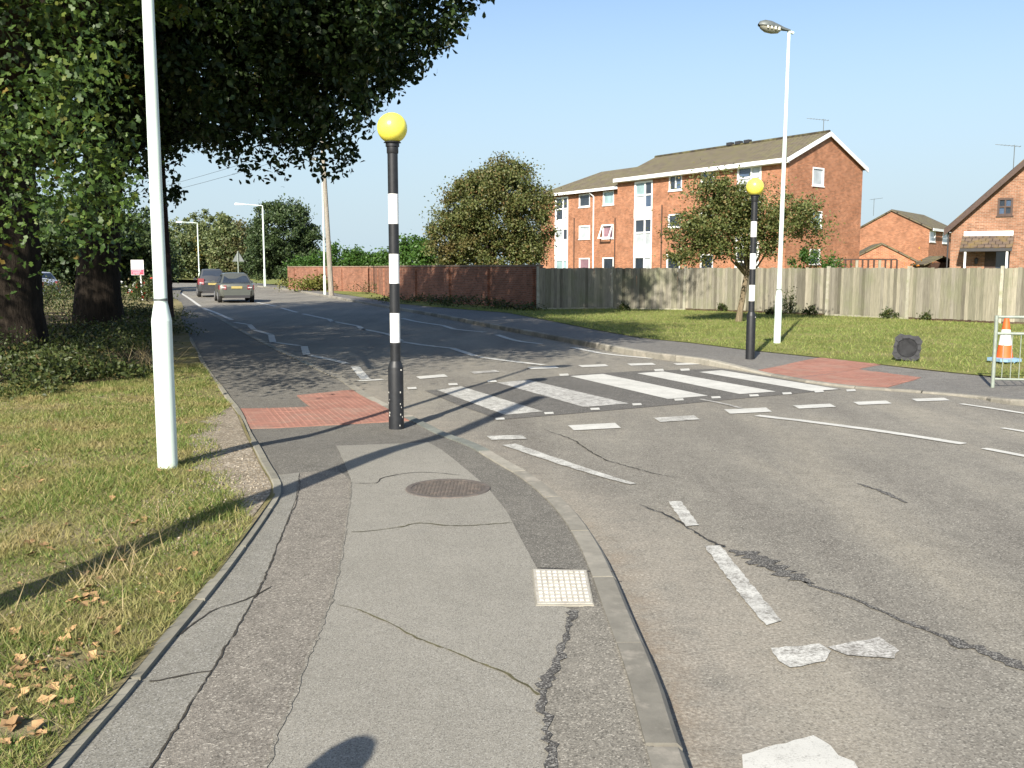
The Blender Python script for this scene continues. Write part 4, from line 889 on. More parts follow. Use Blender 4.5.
# --- house with brown verge on the right
hY = 48.0; hx0 = P(951, 240, hY).x; hEz = P(949, 226, hY).z; HF = Fac((hx0, hY), (hx0 + 9.2 * .86, hY - 9.2 * .51)); _sv, _zv = HF.at(1024, 163); HSL = (_zv - hEz) / _sv; hapx = HF.pt(4.6, hEz + 4.6 * HSL)
house = thing('brick_house', (hx0, hY, GZ), 'brick house with steep brown roof edge and tiled porch behind the fence', 'house')
hw = []; W(HF, hw, 997.5, 198, 1013, 215.5, cols=2, rows=2, frame='brown', panes=('glass_blue', 'glass', 'glass', 'glass_blue'))
dr = HF.rect(984, 248, 1009, 290); hdoor = (dr[0], dr[1], GZ + .12, dr[3])
mb = MB(); HF.wall(mb, GZ, hEz, [hdoor]); 
s0 = HF.p0; tz = hw[0][0][3] + .25; sl_ = HSL
# gable with the window opening: strips left, right, below and above
r = hw[0][0]; lw = lambda s: hEz + sl_ * (s if s <= 4.6 else 9.2 - s)
def gstrip(a0, a1, zb, zt0, zt1): mb.face([HF.pt(a0, zb), HF.pt(a1, zb), HF.pt(a1, zt1), HF.pt(a0, zt0)], [(a0, zb), (a1, zb), (a1, zt1), (a0, zt0)])
gstrip(0, r[0], hEz, hEz, lw(r[0]));
if r[2] > hEz: gstrip(r[0], r[1], hEz, r[2], r[2])
if r[1] <= 4.6: gstrip(r[0], r[1], r[3], lw(r[0]), lw(r[1])); gstrip(r[1], 4.6, hEz, lw(r[1]), lw(4.6))
else: gstrip(r[0], r[1], r[3], lw(r[0]), lw(r[1])); 
gstrip(max(4.6, r[1]), 9.2, hEz, lw(max(4.6, r[1])), hEz)
HB = HF.d; HN = -HF.n; bk = lambda p, k=9.0: p + HN * k
Fac(HF.p0, bk(HF.p0)).wall(mb, GZ, hEz, []); mb.build('wall', 'brick_house', house)
window(HF, r, house, **hw[0][1])
e_l = HF.p0 - HB * .3 + HF.n * .3; e_r = HF.p0 + HB * 9.5 + HF.n * .3; rd_ = HF.p0 + HB * 4.6 + HF.n * .3; zl = hEz - .3 * HSL + .15; zr = hEz + 4.6 * HSL + .15
mb = MB(); slab(mb, v3(e_l, zl), v3(bk(e_l, 9.6), zl), v3(bk(rd_, 9.6), zr), v3(rd_, zr), .16); slab(mb, v3(e_r, zl), v3(bk(e_r, 9.6), zl), v3(bk(rd_, 9.6), zr), v3(rd_, zr), .16); mb.build('roof', 'tile_house', house)
mb = MB(); bar(mb, v3(e_l + HF.n * .03, zl - .2), v3(rd_ + HF.n * .03, zr - .2), .05, .3); mb.build('barge_board', 'brown', house)
mb = MB(); bar(mb, v3(e_r + HF.n * .03, zl - .2), v3(rd_ + HF.n * .03, zr - .2), .05, .3); mb.build('barge_board', 'brown', house)
mb = MB(); mb.tube([HF.pt(-.12, GZ, .05), HF.pt(-.12, hEz - .2, .05)], .04, 8); mb.build('drainpipe', 'trim', house)
pr = HF.rect(966, 234, 1013, 247); pz1 = HF.at(990, 235)[1]; pz0 = HF.at(985, 246)[1]
mb = MB(); slab(mb, HF.pt(pr[0] - .15, pz0 - .1, 1.1), HF.pt(pr[1] + .05, pz0 - .1, 1.1), HF.pt(pr[1] + .05, pz1, .02), HF.pt(pr[0] - .15, pz1, .02), .1); prf = mb.build('porch_roof', 'tile_house', house)
mb = MB(); bar(mb, HF.pt(pr[0] - .1, pz1 + .06, .05), HF.pt(pr[1], pz1 + .06, .05), .06, .24); mb.build('lead_flashing', 'upvc', prf)
mb = MB(); bar(mb, HF.pt(pr[0] - .15, pz0 - .2, 1.06), HF.pt(pr[1] + .05, pz0 - .2, 1.06), .05, .14); mb.build('porch_fascia', 'trim', house)
for s_ in (pr[0] + .1, pr[1] - .15): mb = MB(); a = HF.pt(s_, 0, 1.0); mb.box((a.x, a.y, (GZ + pz0 - .25) / 2), (.09, .09, pz0 - .25 - GZ), HF.rz); mb.build('porch_post', 'upvc', house)
mb = MB(); HF.box(mb, hdoor[0], hdoor[0] + (hdoor[1] - hdoor[0]) * .45, hdoor[2], hdoor[3], -.08, -.03); d_ = mb.build('door', 'brown', house)
mb = MB(); HF.box(mb, hdoor[0] + (hdoor[1] - hdoor[0]) * .45, hdoor[1], hdoor[2], hdoor[3], -.08, -.05); mb.build('side_light', 'glass', house)
mb = MB(); a = HF.pt(hdoor[0] - .35, pz0 - .75, .12); mb.lathe([(.03, .2), (.09, .12), (.07, -.1), (.02, -.14)], 8, a); mb.build('wall_lantern', 'trim', house)
aa = P(1013.5, 165, hY + 2.5); aerial((aa.x, aa.y, aa.z - .1), 1.1, (-.9, .3), 'tv aerial rising above the steep brown roof edge', 6, .9)

# --- house further back between the two
kY = 80.0; k0 = P(856, 240, kY + 3); k1 = P(929, 240, kY - 2.5); k2 = P(951, 240, kY + 2.5)
KF = Fac(k0, k1); KS = Fac(k1, (k1.x + 6.2, k1.y + 8.5)); kez = P(929, 227.5, k1.y).z
back = thing('brick_house', (k1.x, k1.y, GZ), 'distant brick house with white windows between the flats and the porch house', 'house')
kl = []; W(KS, kl, 929.6, 230.5, 935.5, 242, cols=1, panes=('glass_net',)); W(KS, kl, 942.5, 231.5, 948.5, 243.5, cols=1, panes=('glass_net',))
mb = MB(); KF.wall(mb, GZ, kez, []); km = (KF.p0 + KF.d * KF.L * .5); kapz = P(889.5, 211, km.y).z; gable(mb, KF.p0, KF.p0 + KF.d * KF.L, kez, (km.x, km.y, kapz), KF); KS.wall(mb, GZ, kez, [w_[0] for w_ in kl]); mb.build('wall', 'brick', back)
for r, k in kl: window(KS, r, back, **k)
kb = KS.d * KS.L; kn = KF.d * .3; f_ = KF.n * .12
mb = MB(); p0 = Vector(k1[:2]) + kn + f_; slab(mb, v3(p0, kez - .05), v3(p0 + kb, kez - .05), v3(km + kb + f_, kapz + .14), v3(km + f_, kapz + .14), .12)
p0 = KF.p0 - kn + f_; slab(mb, v3(p0, kez - .05), v3(p0 + kb, kez - .05), v3(km + kb + f_, kapz + .14), v3(km + f_, kapz + .14), .12); mb.build('roof', 'tile', back)
mb = MB(); p0 = Vector(k1[:2]) + KF.d * .33; bar(mb, v3(p0, kez - .16), v3(p0 + kb, kez - .16), .06, .2); mb.build('fascia', 'upvc', back)
gq = P(883.5, 244.5, 62); garage = thing('garage', (gq.x, gq.y, GZ), 'low brick garage with a tiled roof behind the fence beyond the flats', 'garage')
GFc = Fac((gq.x - 1.9, 63), (gq.x + 1.9, 61.4)); mb = MB(); gz0 = gq.z - 1.0; GFc.wall(mb, GZ, gz0, []); gm = GFc.p0 + GFc.d * GFc.L / 2; gable(mb, GFc.p0, GFc.p0 + GFc.d * GFc.L, gz0, (gm.x, gm.y, gq.z), GFc); ge = GFc.p0 + GFc.d * GFc.L; gb = Vector((1.2, 5)); Fac(ge, ge + gb).wall(mb, GZ, gz0, []); mb.build('wall', 'brick', garage)
mb = MB()
for e_, s_ in ((GFc.p0, -1), (ge, 1)): p0 = e_ + GFc.d * .2 * s_ + GFc.n * .1; slab(mb, v3(p0, gz0 - .08), v3(p0 + gb, gz0 - .08), v3(gm + gb, gq.z + .12), v3(gm + GFc.n * .1, gq.z + .12), .1)
mb.build('roof', 'tile', garage)
sq_ = P(936, 256, 52); shed = thing('garden_shed', (sq_.x, sq_.y, GZ), 'small dark garden shed peeping over the fence beside the porch house', 'shed')
mb = MB(); mb.box((sq_.x, sq_.y, (sq_.z - .35 + GZ) / 2), (1.6, 1.6, sq_.z - .35 - GZ), .2); mb.build('wall', 'brown', shed)
mb = MB(); x, y, z = sq_; slab(mb, (x - 1, y - .9, z - .45), (x - 1, y + .9, z - .45), (x, y + .9, z), (x, y - .9, z), .06); slab(mb, (x + 1, y - .9, z - .45), (x + 1, y + .9, z - .45), (x, y + .9, z), (x, y - .9, z), .06); mb.build('roof', 'tile', shed)
ba = P(873.5, 214, 84); aerial((ba.x, ba.y, ba.z), 1.3, (.9, .1), 'thin tv aerial above the distant house roof', 5, .8)
rl = thing('garden_gate_railing', (P(862, 262, 44).x, 44, GZ), 'dark railing of upright bars behind the timber fence below the flats gable', 'railing')
x0, x1 = P(834, 262, 44).x, P(897, 262, 44).x; zt = P(860, 259.5, 44).z
mb = MB(); bar(mb, (x0, 44, zt), (x1, 44, zt), .05, .06); mb.build('rail', 'brown', rl); mb = MB(); bar(mb, (x0, 44, 1.0), (x1, 44, 1.0), .05, .06); mb.build('rail', 'brown', rl)
for k in range(12): mb = MB(); x = x0 + (x1 - x0) * k / 11; mb.box((x, 44, (zt + GZ) / 2), (.12 if k % 4 == 0 else .07, .05, zt - GZ - .04)); mb.build('bar', 'board' if k % 4 == 0 else 'brown', rl)

# --- brick garden wall
gw = thing('garden_wall', (wall_pts[0].x, wall_pts[0].y, 0), 'long red brick garden wall with pilasters running beside the far pavement', 'wall')
H = 1.66
for i, (a, b_) in enumerate(zip(wall_pts, wall_pts[1:])):
    fc = Fac(a, b_); mb = MB(); s = (fc.L + .02)
    for o, fl_ in ((0, 0), (-.22, 1)):
        mb.face([fc.pt(0, -.1, o), fc.pt(s, -.1, o), fc.pt(s, H, o), fc.pt(0, H, o)], [(0, -.1), (s, -.1), (s, H), (0, H)])
    mb.face([fc.pt(0, -.1, 0), fc.pt(0, -.1, -.22), fc.pt(0, H, -.22), fc.pt(0, H, 0)], [(0, -.1), (.22, -.1), (.22, H), (0, H)]); mb.build('wall_panel', 'brick_wall', gw)
    mb = MB(); fc.box(mb, -.02, fc.L, H, H + .07, -.25, .03); mb.build('coping', 'brick_wall', gw)
    k = .25
    while k < fc.L - .3:
        mb = MB()
        mb.face([fc.pt(k, -.1, .1), fc.pt(k + .45, -.1, .1), fc.pt(k + .45, H - .08, .1), fc.pt(k, H - .08, .1)], [(k, -.1), (k + .45, -.1), (k + .45, H), (k, H)])
        for q in (k, k + .45): mb.face([fc.pt(q, -.1, -.01), fc.pt(q, -.1, .1), fc.pt(q, H - .08, .1), fc.pt(q, H - .08, -.01)], [(0, -.1), (.11, -.1), (.11, H), (0, H)])
        mb.face([fc.pt(k, H - .08, -.01), fc.pt(k + .45, H - .08, -.01), fc.pt(k + .45, H - .08, .1), fc.pt(k, H - .08, .1)], [(0, 0), (.45, 0), (.45, .1), (0, .1)])
        mb.build('pilaster', 'brick_wall', gw); k += 3.6

# --- close-board fence: posts, gravel boards, boards
fn = thing('timber_fence', (fence_pts[0].x, fence_pts[0].y, 0), 'weathered close board timber fence with concrete posts along the far grass', 'fence')
fl_ = smooth_line(fence_pts, .2); posts = resample(fl_, 2.95); variants = []
for k in range(6):
    h = 1.60 + random.uniform(-.012, .015); mb = MB(); w_ = .117; mb.hexa([(-w_ / 2, -.006, .07), (w_ / 2, -.016, .07), (w_ / 2, .012, .07), (-w_ / 2, .006, .07), (-w_ / 2, -.006, h), (w_ / 2, -.016, h + random.uniform(-.012, .012)), (w_ / 2, .012, h), (-w_ / 2, .006, h)])
    me = bpy.data.meshes.new('board'); me.from_pydata(mb.v, [], mb.f); me.materials.append(M['board']); variants.append(me)
nb = 0
for i, (a, b_) in enumerate(zip(posts, posts[1:])):
    fc = Fac(a, b_); mb = MB(); mb.hexa([fc.pt(s, -.2, o) for s, o in ((-.055, -.06), (.055, -.06), (.055, .045), (-.055, .045))] + [fc.pt(s, 1.66, o) for s, o in ((-.055, -.06), (.055, -.06), (.04, .03), (-.04, .03))]); mb.build('fence_post', 'concrete', fn)
    mb = MB(); fc.box(mb, .06, fc.L - .06, -.02 if i % 3 else .0, .075, -.025, .005); mb.build('gravel_board', 'concrete' if i in (0, 1, 4) else 'brown', fn)
    for z in (.35, 1.3): mb = MB(); fc.box(mb, .06, fc.L - .06, z, z + .08, -.09, -.03); mb.build('arris_rail', 'board', fn)
    n = int((fc.L - .11) / .112); st = (fc.L - .11) / n
    for k in range(n):
        o = link('board', random.choice(variants), fn); p = fc.pt(.055 + st * (k + .5), 0, 0); o.location = (p.x - fn.location.x, p.y - fn.location.y, random.uniform(-.012, .012)); o.rotation_euler = (random.uniform(-.006, .006), random.uniform(-.006, .006), fc.rz + math.pi * (fc.n.dot(Vector((-fc.d.y, fc.d.x))) > 0)); nb += 1

# ------------------------------------------------------------------ cars
def car(loc, rz, paint, label, tall=0, L=4.4, wd=.86):
    t = thing('car', loc, label, 'car', None, rz); H = 1.44 + tall; b = .93 + tall * .3
    # stations along y: (y, bottom z, belt z, half width)
    st = [(-L / 2, .42, .78 + tall * .35, wd * .80), (-L / 2 + .05, .3, .9 + tall * .3, wd * .93), (-L / 2 + .35, .24, b + .03, wd * .99), (-1.2, .22, b + .02, wd), (0, .2, b, wd * 1.01), (1.0, .22, b - .02, wd), (1.5, .24, b - .07, wd * .98), (L / 2 - .25, .28, .76, wd * .9), (L / 2, .4, .64, wd * .72)]
    mb = MB(); vs_ = []
    for y, zb, zt, w_ in st:
        prof = [(0, zb), (.8, zb), (.95, zb + .08), (1, zb + .28), (1.0, (zb + zt) / 2 + .1), (.965, zt - .06), (.9, zt), (0, zt + .025)]
        ring = [(x * w_, z) for x, z in prof] + [(-x * w_, z) for x, z in reversed(prof[1:-1])]; vs_ += [(x, y, z) for x, z in ring]
    n = 14; fs_ = [(i * n + k, i * n + (k + 1) % n, (i + 1) * n + (k + 1) % n, (i + 1) * n + k) for i in range(len(st) - 1) for k in range(n)] + [tuple(range(n)), tuple(reversed(range((len(st) - 1) * n, len(st) * n)))]
    mb.add(vs_, fs_); body = mb.build('body', paint, t, 38, True)
    yr0, yr1 = (-1.92, -1.22) if not tall else (-L / 2 + .12, -L / 2 + .42); yf0, yf1 = 1.15, .35
    ww, wr = wd * .88, wd * .66
    cab = [(yr0, b, ww * .97, b + .01), (yr1, H - .03, wr, H - .03), (-.5, H, wr * 1.02, H), (yf1, H - .03, wr, H - .03), (yf0, b, ww * .97, b + .01)]
    def cabin(mb, y0, z0a, grow=0): pass
    mb = MB(); pts = [(yr0, b), (yr1, H), (-.4, H + .02), (yf1, H - .01), (yf0, b - .02)]; hw_ = [ww, wr, wr * 1.03, wr, ww]
    vs_ = []
    for (y, z), h in zip(pts, hw_):
        vs_ += [(-h, y, z - (.05 if h < ww else 0)), (-h * .85, y, z), (0, y, z + (.02 if h < ww else 0)), (h * .85, y, z), (h, y, z - (.05 if h < ww else 0))]
    fs_ = [(i * 5 + k, i * 5 + k + 1, (i + 1) * 5 + k + 1, (i + 1) * 5 + k) for i in range(4) for k in range(4)]
    for s in (0, 4): fs_ += [tuple(i * 5 + s for i in range(5))]
    mb.add(vs_, fs_); mb.build('cabin', paint, t, 30, True)
    def lerp3(a, c, k): return tuple(x + (y - x) * k for x, y in zip(a, c))
    def glassq(name, q, parent, off):
        mb = MB(); q = [Vector(p) for p in q]; nrm = (q[1] - q[0]).cross(q[3] - q[0]).normalized(); c = sum(q, Vector()) / 4
        if nrm.dot(c - Vector((0, c.y * .3 if abs(nrm.y) < .5 else 0, .8))) < 0: nrm = -nrm
        mb.hexa([p - nrm * .01 for p in q] + [p + nrm * off for p in q]); return mb.build(name, 'glass', parent, None, True)
    glassq('rear_window', [(-ww * .86, yr0 + .05, b + .045), (ww * .86, yr0 + .05, b + .045), (wr * .86, yr1 - .04, H - .05), (-wr * .86, yr1 - .04, H - .05)], t, .012)
    glassq('windscreen', [(-ww * .86, yf0 - .06, b + .04), (ww * .86, yf0 - .06, b + .04), (wr * .86, yf1 + .05, H - .06), (-wr * .86, yf1 + .05, H - .06)], t, .012)
    for s in (-1, 1):
        for y0, y1, t0, t1 in ((yr0 + .3, -.28, yr1 + .1, -.3), (-.2, yf0 - .22, -.22, yf1 - .02)):
            zt_ = H - .1; q = [(s * (ww - .005), y0, b + .05), (s * (ww - .005), y1, b + .05), (s * (wr + .03), t1, zt_), (s * (wr + .03), t0, zt_)]
            glassq('side_window', q, t, .02)
        mb = MB(); mb.box((s * (wd + .09), .75, b + .06), (.17, .1, .13)); mb.build('door_mirror', paint, t, None, True)
        z0 = .66 + tall * .5
        mb = MB(); q = [(s * wd * .58, -L / 2 - .035, z0), (s * wd * .965, -L / 2 + .05, z0), (s * wd * 1.0, -L / 2 + .34, z0 + .02), (s * wd * .58, -L / 2 + .3, z0)] ; hh = .2 if not tall else .34
        mb.hexa(q + [(x * .99, y + .03, z + hh) for x, y, z in q]); tl = mb.build('tail_light', 'tail', t, None, True)
        mb = MB(); mb.box((s * wd * .72, -L / 2 - .005, z0 + .09), (wd * .22, .03, .04)); mb.build('reversing_light', 'lamp_white', tl, None, True)
        for y in (-L / 2 + .82, L / 2 - .82):
            mb = MB(); mb.lathe([(.2, -.095), (.3, -.1), (.315, -.07), (.315, .07), (.3, .1), (.2, .095)], 22, (s * (wd - .09), y, .315), 'x'); w1 = mb.build('wheel', 'tyre', t, 40, True)
            mb = MB(); mb.lathe([(.2, 0), (.19, .012 * s), (.05, .03 * s)], 16, (s * (wd - .09) + s * .094, y, .315), 'x'); mb.build('rim', 'rim', w1, 40, True)
    mb = MB(); zb = .36; mb.hexa([(-wd * .9, -L / 2 + .12, zb), (-wd * .72, -L / 2 - .07, zb), (wd * .72, -L / 2 - .07, zb), (wd * .9, -L / 2 + .12, zb), (-wd * .92, -L / 2 + .12, zb + .22), (-wd * .74, -L / 2 - .07, zb + .22), (wd * .74, -L / 2 - .07, zb + .22), (wd * .92, -L / 2 + .12, zb + .22)]); mb.build('rear_bumper', paint, t, None, True)
    mb = MB(); mb.box((0, -L / 2 - .005, .31), (wd * 1.4, .16, .13)); mb.build('diffuser', 'trim', t, None, True)
    mb = MB(); mb.box((0, -L / 2 - .02, .76 + tall * .1), (.52, .03, .115)); mb.build('number_plate', 'plate', t, None, True)
    return t
c1 = G(234, 301.5, RZ); hd = R(20)
car((c1.x, c1.y, RZ), hd, 'silver', 'silver green saloon car driving away behind the tall backed car')
c2 = G(212, 296.3, RZ); car((c2.x, c2.y, RZ), R(19), 'silver_dark', 'dark silver tall backed car driving away ahead of the saloon', .17, 4.1, .84)
c3 = P(61, 283, 50); car((c3.x - 2.3, 50, -.1), R(75), 'car_white', 'pale parked car half hidden between the oak trunks', .05, 4.2, .85)

# ------------------------------------------------------------------ signs, cones, guard rail
sb = G(142.5, 300.5); sg = thing('sale_board', sb, 'white and red estate agent board on a post in the garden', 'sign'); zt = P(139, 260, sb.y).z; zb = P(139, 275, sb.y).z
mb = MB(); mb.hexa([(sb.x - .03, sb.y, -.1), (sb.x + .03, sb.y, -.1), (sb.x + .03, sb.y + .05, -.1), (sb.x - .03, sb.y + .05, -.1), (sb.x - .1, sb.y, zt), (sb.x - .04, sb.y, zt), (sb.x - .04, sb.y + .05, zt), (sb.x - .1, sb.y + .05, zt)]); mb.build('post', 'white', sg)
bw = .62; cx = sb.x - .17; mb = MB(); mb.box((cx, sb.y - .02, (zt + zb) / 2), (bw, .03, zt - zb)); bd = mb.build('board_panel', 'white', sg)
mb = MB(); mb.box((cx + .0, sb.y - .038, zb + .15), (bw * .97, .008, .26)); mb.build('red_band', 'sign_red', bd)
for k in range(2): mb = MB(); mb.box((cx - .04, sb.y - .044, zb + .2 - k * .1), (bw * (.72 - .12 * k), .006, .035)); mb.build('lettering_line', 'sign_pink', bd)
mb = MB(); mb.box((cx - .1, sb.y - .04, zt - .07), (.09, .008, .03)); mb.build('small_mark', 'sign_red', bd)
ts = G(239, 291); tg = thing('warning_sign', ts, 'grey back of a triangular road sign on a post beyond the cars', 'sign'); mb = MB(); mb.tube([ts - Vector((0, 0, .1)), ts + Vector((0, 0, 2.75))], .045, 8); mb.build('post', 'galv', tg)
mb = MB(); zc = P(238, 261.5, ts.y).z; s = .42; vs_ = [(ts.x - s, ts.y + .06, zc), (ts.x + s, ts.y + .06, zc), (ts.x, ts.y + .06, zc + .72)]; mb.add(vs_ + [(x, y + .03, z) for x, y, z in vs_], [(0, 1, 2), (5, 4, 3), (0, 3, 4, 1), (1, 4, 5, 2), (2, 5, 3, 0)]); mb.build('plate', 'grey_metal', tg)
def cone(loc, label, base_mat, rz=0):
    t = thing('traffic_cone', loc, label, 'traffic cone', None, rz); k = lambda z: .14 - .105 * z / .75
    mb = MB(); r = .225; poly = [(r * math.copysign(min(1, abs(math.cos(a)) * 1.25), math.cos(a)), r * math.copysign(min(1, abs(math.sin(a)) * 1.25), math.sin(a))) for a in [2 * math.pi * i / 24 for i in range(24)]]; poly = [(x * (1 - .07 * (i % 2)), y * (1 - .07 * (i % 2))) for i, (x, y) in enumerate(poly)]
    n = 24; ring = lambda rr, z: [(rr * math.cos(2 * math.pi * i / n), rr * math.sin(2 * math.pi * i / n), z) for i in range(n)]
    vs_ = [(x, y, 0) for x, y in poly] + [(x, y, .045) for x, y in poly] + ring(.14, .06) + ring(.152, 0) + ring(.13, .06)
    fs_ = [(i, (i + 1) % n, n + (i + 1) % n, n + i) for i in range(n)] + [(n + i, n + (i + 1) % n, 2 * n + (i + 1) % n, 2 * n + i) for i in range(n)] + [(3 * n + i, 3 * n + (i + 1) % n, (i + 1) % n, i) for i in range(n)] + [(4 * n + i, 4 * n + (i + 1) % n, 3 * n + (i + 1) % n, 3 * n + i) for i in range(n)]
    mb.add(vs_, fs_); bs = mb.build('base', base_mat, t, 30, True)
    mb = MB()
    for i in range(12):
        a = 2 * math.pi * i / 12; mb.box((math.cos(a) * .195, math.sin(a) * .195, -.006), (.05, .024, .024), a)
    mb.lathe([(.153, -.001), (.16, -.014), (.168, -.001)], 24); mb.build('base_rib', base_mat, bs, 30, True)
    for z0, z1, m_ in ((.05, .27, 'cone_orange'), (.27, .53, 'cone_white'), (.53, .75, 'cone_orange')):
        mb = MB(); g_ = .003 if m_ == 'cone_white' else 0; th = .012
        pr_ = [(k(z0) + g_, z0), (k(z1) + g_, z1)]; inn = [(k(z1) - th, z1), (k(z0) - th, z0)]
        mb.lathe(pr_ + inn + [pr_[0]], 24); mb.f = mb.f[:-2]; mb.uv = mb.uv[:-2]; mb.build('sleeve' if m_ == 'cone_white' else 'body', m_, t, 30, True)
    return t
q = G(1004, 363.5); cone((q.x, q.y, .045), 'upright orange and white traffic cone on a blue base behind the guard rail', 'blue_base', .3)
q = G(907, 362); c_ = cone((q.x, q.y + .02, .245), 'fallen traffic cone lying on its side with black base showing', 'rubber')
c_.rotation_euler = (R(-97), R(7), R(-24)) 
gp = GP(992.5, 387.5); gr_ = thing('guard_rail', gp, 'galvanised steel pedestrian guard rail at the edge of the far pavement', 'guard rail'); gd = Vector((.985, -.17)); zT = P(996, 315.5, gp.y).z - gp.z
GPt = lambda s, z: gp + Vector((gd.x * s, gd.y * s, z))
for s in (0, 2.0, 4.0): mb = MB(); mb.tube([GPt(s, -.1), GPt(s, zT)], .026, 10); mb.build('post', 'galv', gr_, 40)
for s0 in (0, 2.0):
    for z in (zT - .02, zT - .25, .12): mb = MB(); mb.tube([GPt(s0 + .02, z), GPt(s0 + 1.98, z)], .02 if z > .5 else .015, 8); mb.build('rail', 'galv', gr_, 40)
    for k in range(1, 18): mb = MB(); s = s0 + k * .111; mb.tube([GPt(s, .12), GPt(s, zT - .25)], .0065, 6); mb.build('infill_bar', 'galv', gr_, 40)

# ------------------------------------------------------------------ trees
SIL = [(-900, 330), (-900, -9000), (9000, -9000), (9000, -400), (640, -90), (484, -6), (464, 14), (450, 38), (430, 58), (408, 74), (392, 88), (374, 106), (366, 136), (352, 154), (342, 172), (324, 177), (300, 168), (268, 176), (244, 170), (226, 160), (206, 145), (192, 136), (182, 150), (180, 180), (170, 205), (160, 240), (120, 262), (60, 272), (-60, 330)]
def keep_sil(p):
    u, v = project(p); return inpoly(u, v, SIL)
rj = np.random.default_rng(5)
def keep_leaf_sil(p):
    u, v = project(p); return inpoly(u - rj.normal(size=len(u)) * 5, v - 3 - np.abs(rj.normal(size=len(u))) * 6, SIL) & (p[:, 2] > 1.2)
def keep1(p):
    u, v = project(p); ok = inpoly(u, v, SIL) & ((v < -40) | (u < 132) | ((v < 18) & (u < 250))) & ~((v > 222) & (v < 330) & (u > -20)); return ok
def keep1_leaf(p):
    u, v = project(p); return keep_leaf_sil(p) & ((v < -25) | (u < 140) | ((v < 26) & (u < 260)))
def keep2_leaf(p):      # open gaps between the boughs low in the crown
    n3 = np.sin(p[:, 0] * 2.3 + 1.1 * np.sin(p[:, 2] * 2.9)) * np.sin(p[:, 2] * 2.6 + 1.3 * np.sin(p[:, 0] * 1.7)) + .5 * np.sin(p[:, 0] * 5.1 + p[:, 2] * 4.3)
    return keep_leaf_sil(p) & ~((p[:, 2] < 6.6) & (n3 > .42 + .12 * (p[:, 2] - 4)))
t1 = G(18, 357); t2 = G(99, 329); H1 = P(66, 105, 10.2); H2 = P(28, 175, 12); H3 = P(20, 40, 10.6)
tree('oak_tree', 'large oak with a broad dark trunk close to the brambles on the left verge', (t1.x - .15, t1.y, 0), .55, 4.2, [(-7.6, 11.9, 8.1, 6.6, 5.0, 4.3, 1.7), (-10.5, 16.5, 9.5, 7.5, 6.5, 5.5), (H1.x, H1.y, H1.z, 1.05, .9, 1.15, 9), (H2.x, H2.y, H2.z, 1.5, 1.3, 1.2, 9), (-4.2, 12.6, 7.6, 4.4, 3.6, 3.2, 1.8), (-11, 9.6, 6.8, 4.6, 4.2, 2.6, 2.0), (-5.6, 11.2, 6.6, 3.6, 2.6, 2.0, 3.0), (H3.x, H3.y, H3.z, 1.0, .9, .8, 6), (-15, 12, 7, 5, 6, 5, .8), (-2.6, 13.4, 7.6, 2.6, 3.0, 2.6, 2)], 'oak', 1150, 150, .75, .135, tpl=OAK6, seed=3, shell=.25, keep=keep1, keep_leaf=keep1_leaf, nlimb=16, lean=(.3, -.2), low=(5.2, .68))  # outermost left crown lobe is out of view, added to block sky light
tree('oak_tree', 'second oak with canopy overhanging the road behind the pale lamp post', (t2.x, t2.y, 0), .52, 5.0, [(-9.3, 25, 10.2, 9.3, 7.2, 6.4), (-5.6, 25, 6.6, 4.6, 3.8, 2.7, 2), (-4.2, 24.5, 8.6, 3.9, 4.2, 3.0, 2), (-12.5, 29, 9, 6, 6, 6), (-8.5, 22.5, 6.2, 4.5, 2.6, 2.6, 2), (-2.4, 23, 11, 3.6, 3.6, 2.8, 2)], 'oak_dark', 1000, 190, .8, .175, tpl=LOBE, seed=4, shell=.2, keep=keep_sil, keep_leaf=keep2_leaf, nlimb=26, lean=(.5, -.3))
# chestnut behind the brick wall
def ell(u, v, ru, rv, Y, dr): 
    c = P(u, v, Y); k = Y / F; return (c.x, c.y, c.z, ru * k, dr, rv * k)
Y = 56; tree('chestnut_tree', 'browning bushy tree standing behind the brick garden wall next to the flats', (P(490, 268, Y).x, Y, GZ), .3, 1.8, [ell(493, 213, 50, 48, Y, 3.0), ell(455, 240, 27, 30, Y, 2), ell(530, 225, 22, 40, Y, 2), ell(505, 185, 27, 24, Y, 1.8), ell(468, 212, 25, 30, Y, 2), ell(490, 252, 55, 22, Y, 2.4), ell(440, 226, 10, 12, Y, 1), ell(519, 170, 9, 10, Y, .9), ell(482, 176, 10, 12, Y, 1), ell(545, 205, 9, 14, Y, 1)], 'chestnut', 420, 190, .5, .15, seed=9, shell=.45, nlimb=8)
Y = 28; q = G(738, 322); tree('small_tree', 'small olive green tree with thin crooked trunk on the far grass before the fence', (q.x, q.y, 0), .085, 1.75, [ell(715, 222, 46, 40, Y, 1.3), ell(775, 222, 45, 34, Y, 1.2), ell(690, 238, 28, 26, Y, .9), ell(722, 195, 28, 20, Y, .9), ell(805, 226, 24, 20, Y, .7)], 'small_tree', 245, 120, .3, .085, 'bark_light', seed=12, shell=.2, nlimb=18, lean=(.28, 0), zmin=1.62)
Y = 92; tree('round_tree', 'dense rounded dark green tree at the road bend', (P(285, 268, Y).x, Y, GZ), .3, 2, [ell(283, 240, 34, 38, Y, 3.2), ell(300, 258, 20, 24, Y, 2.2), ell(262, 258, 17, 22, Y, 2)], 'round_tree', 330, 130, .5, .24, seed=13, shell=.55, zmin=-.1)
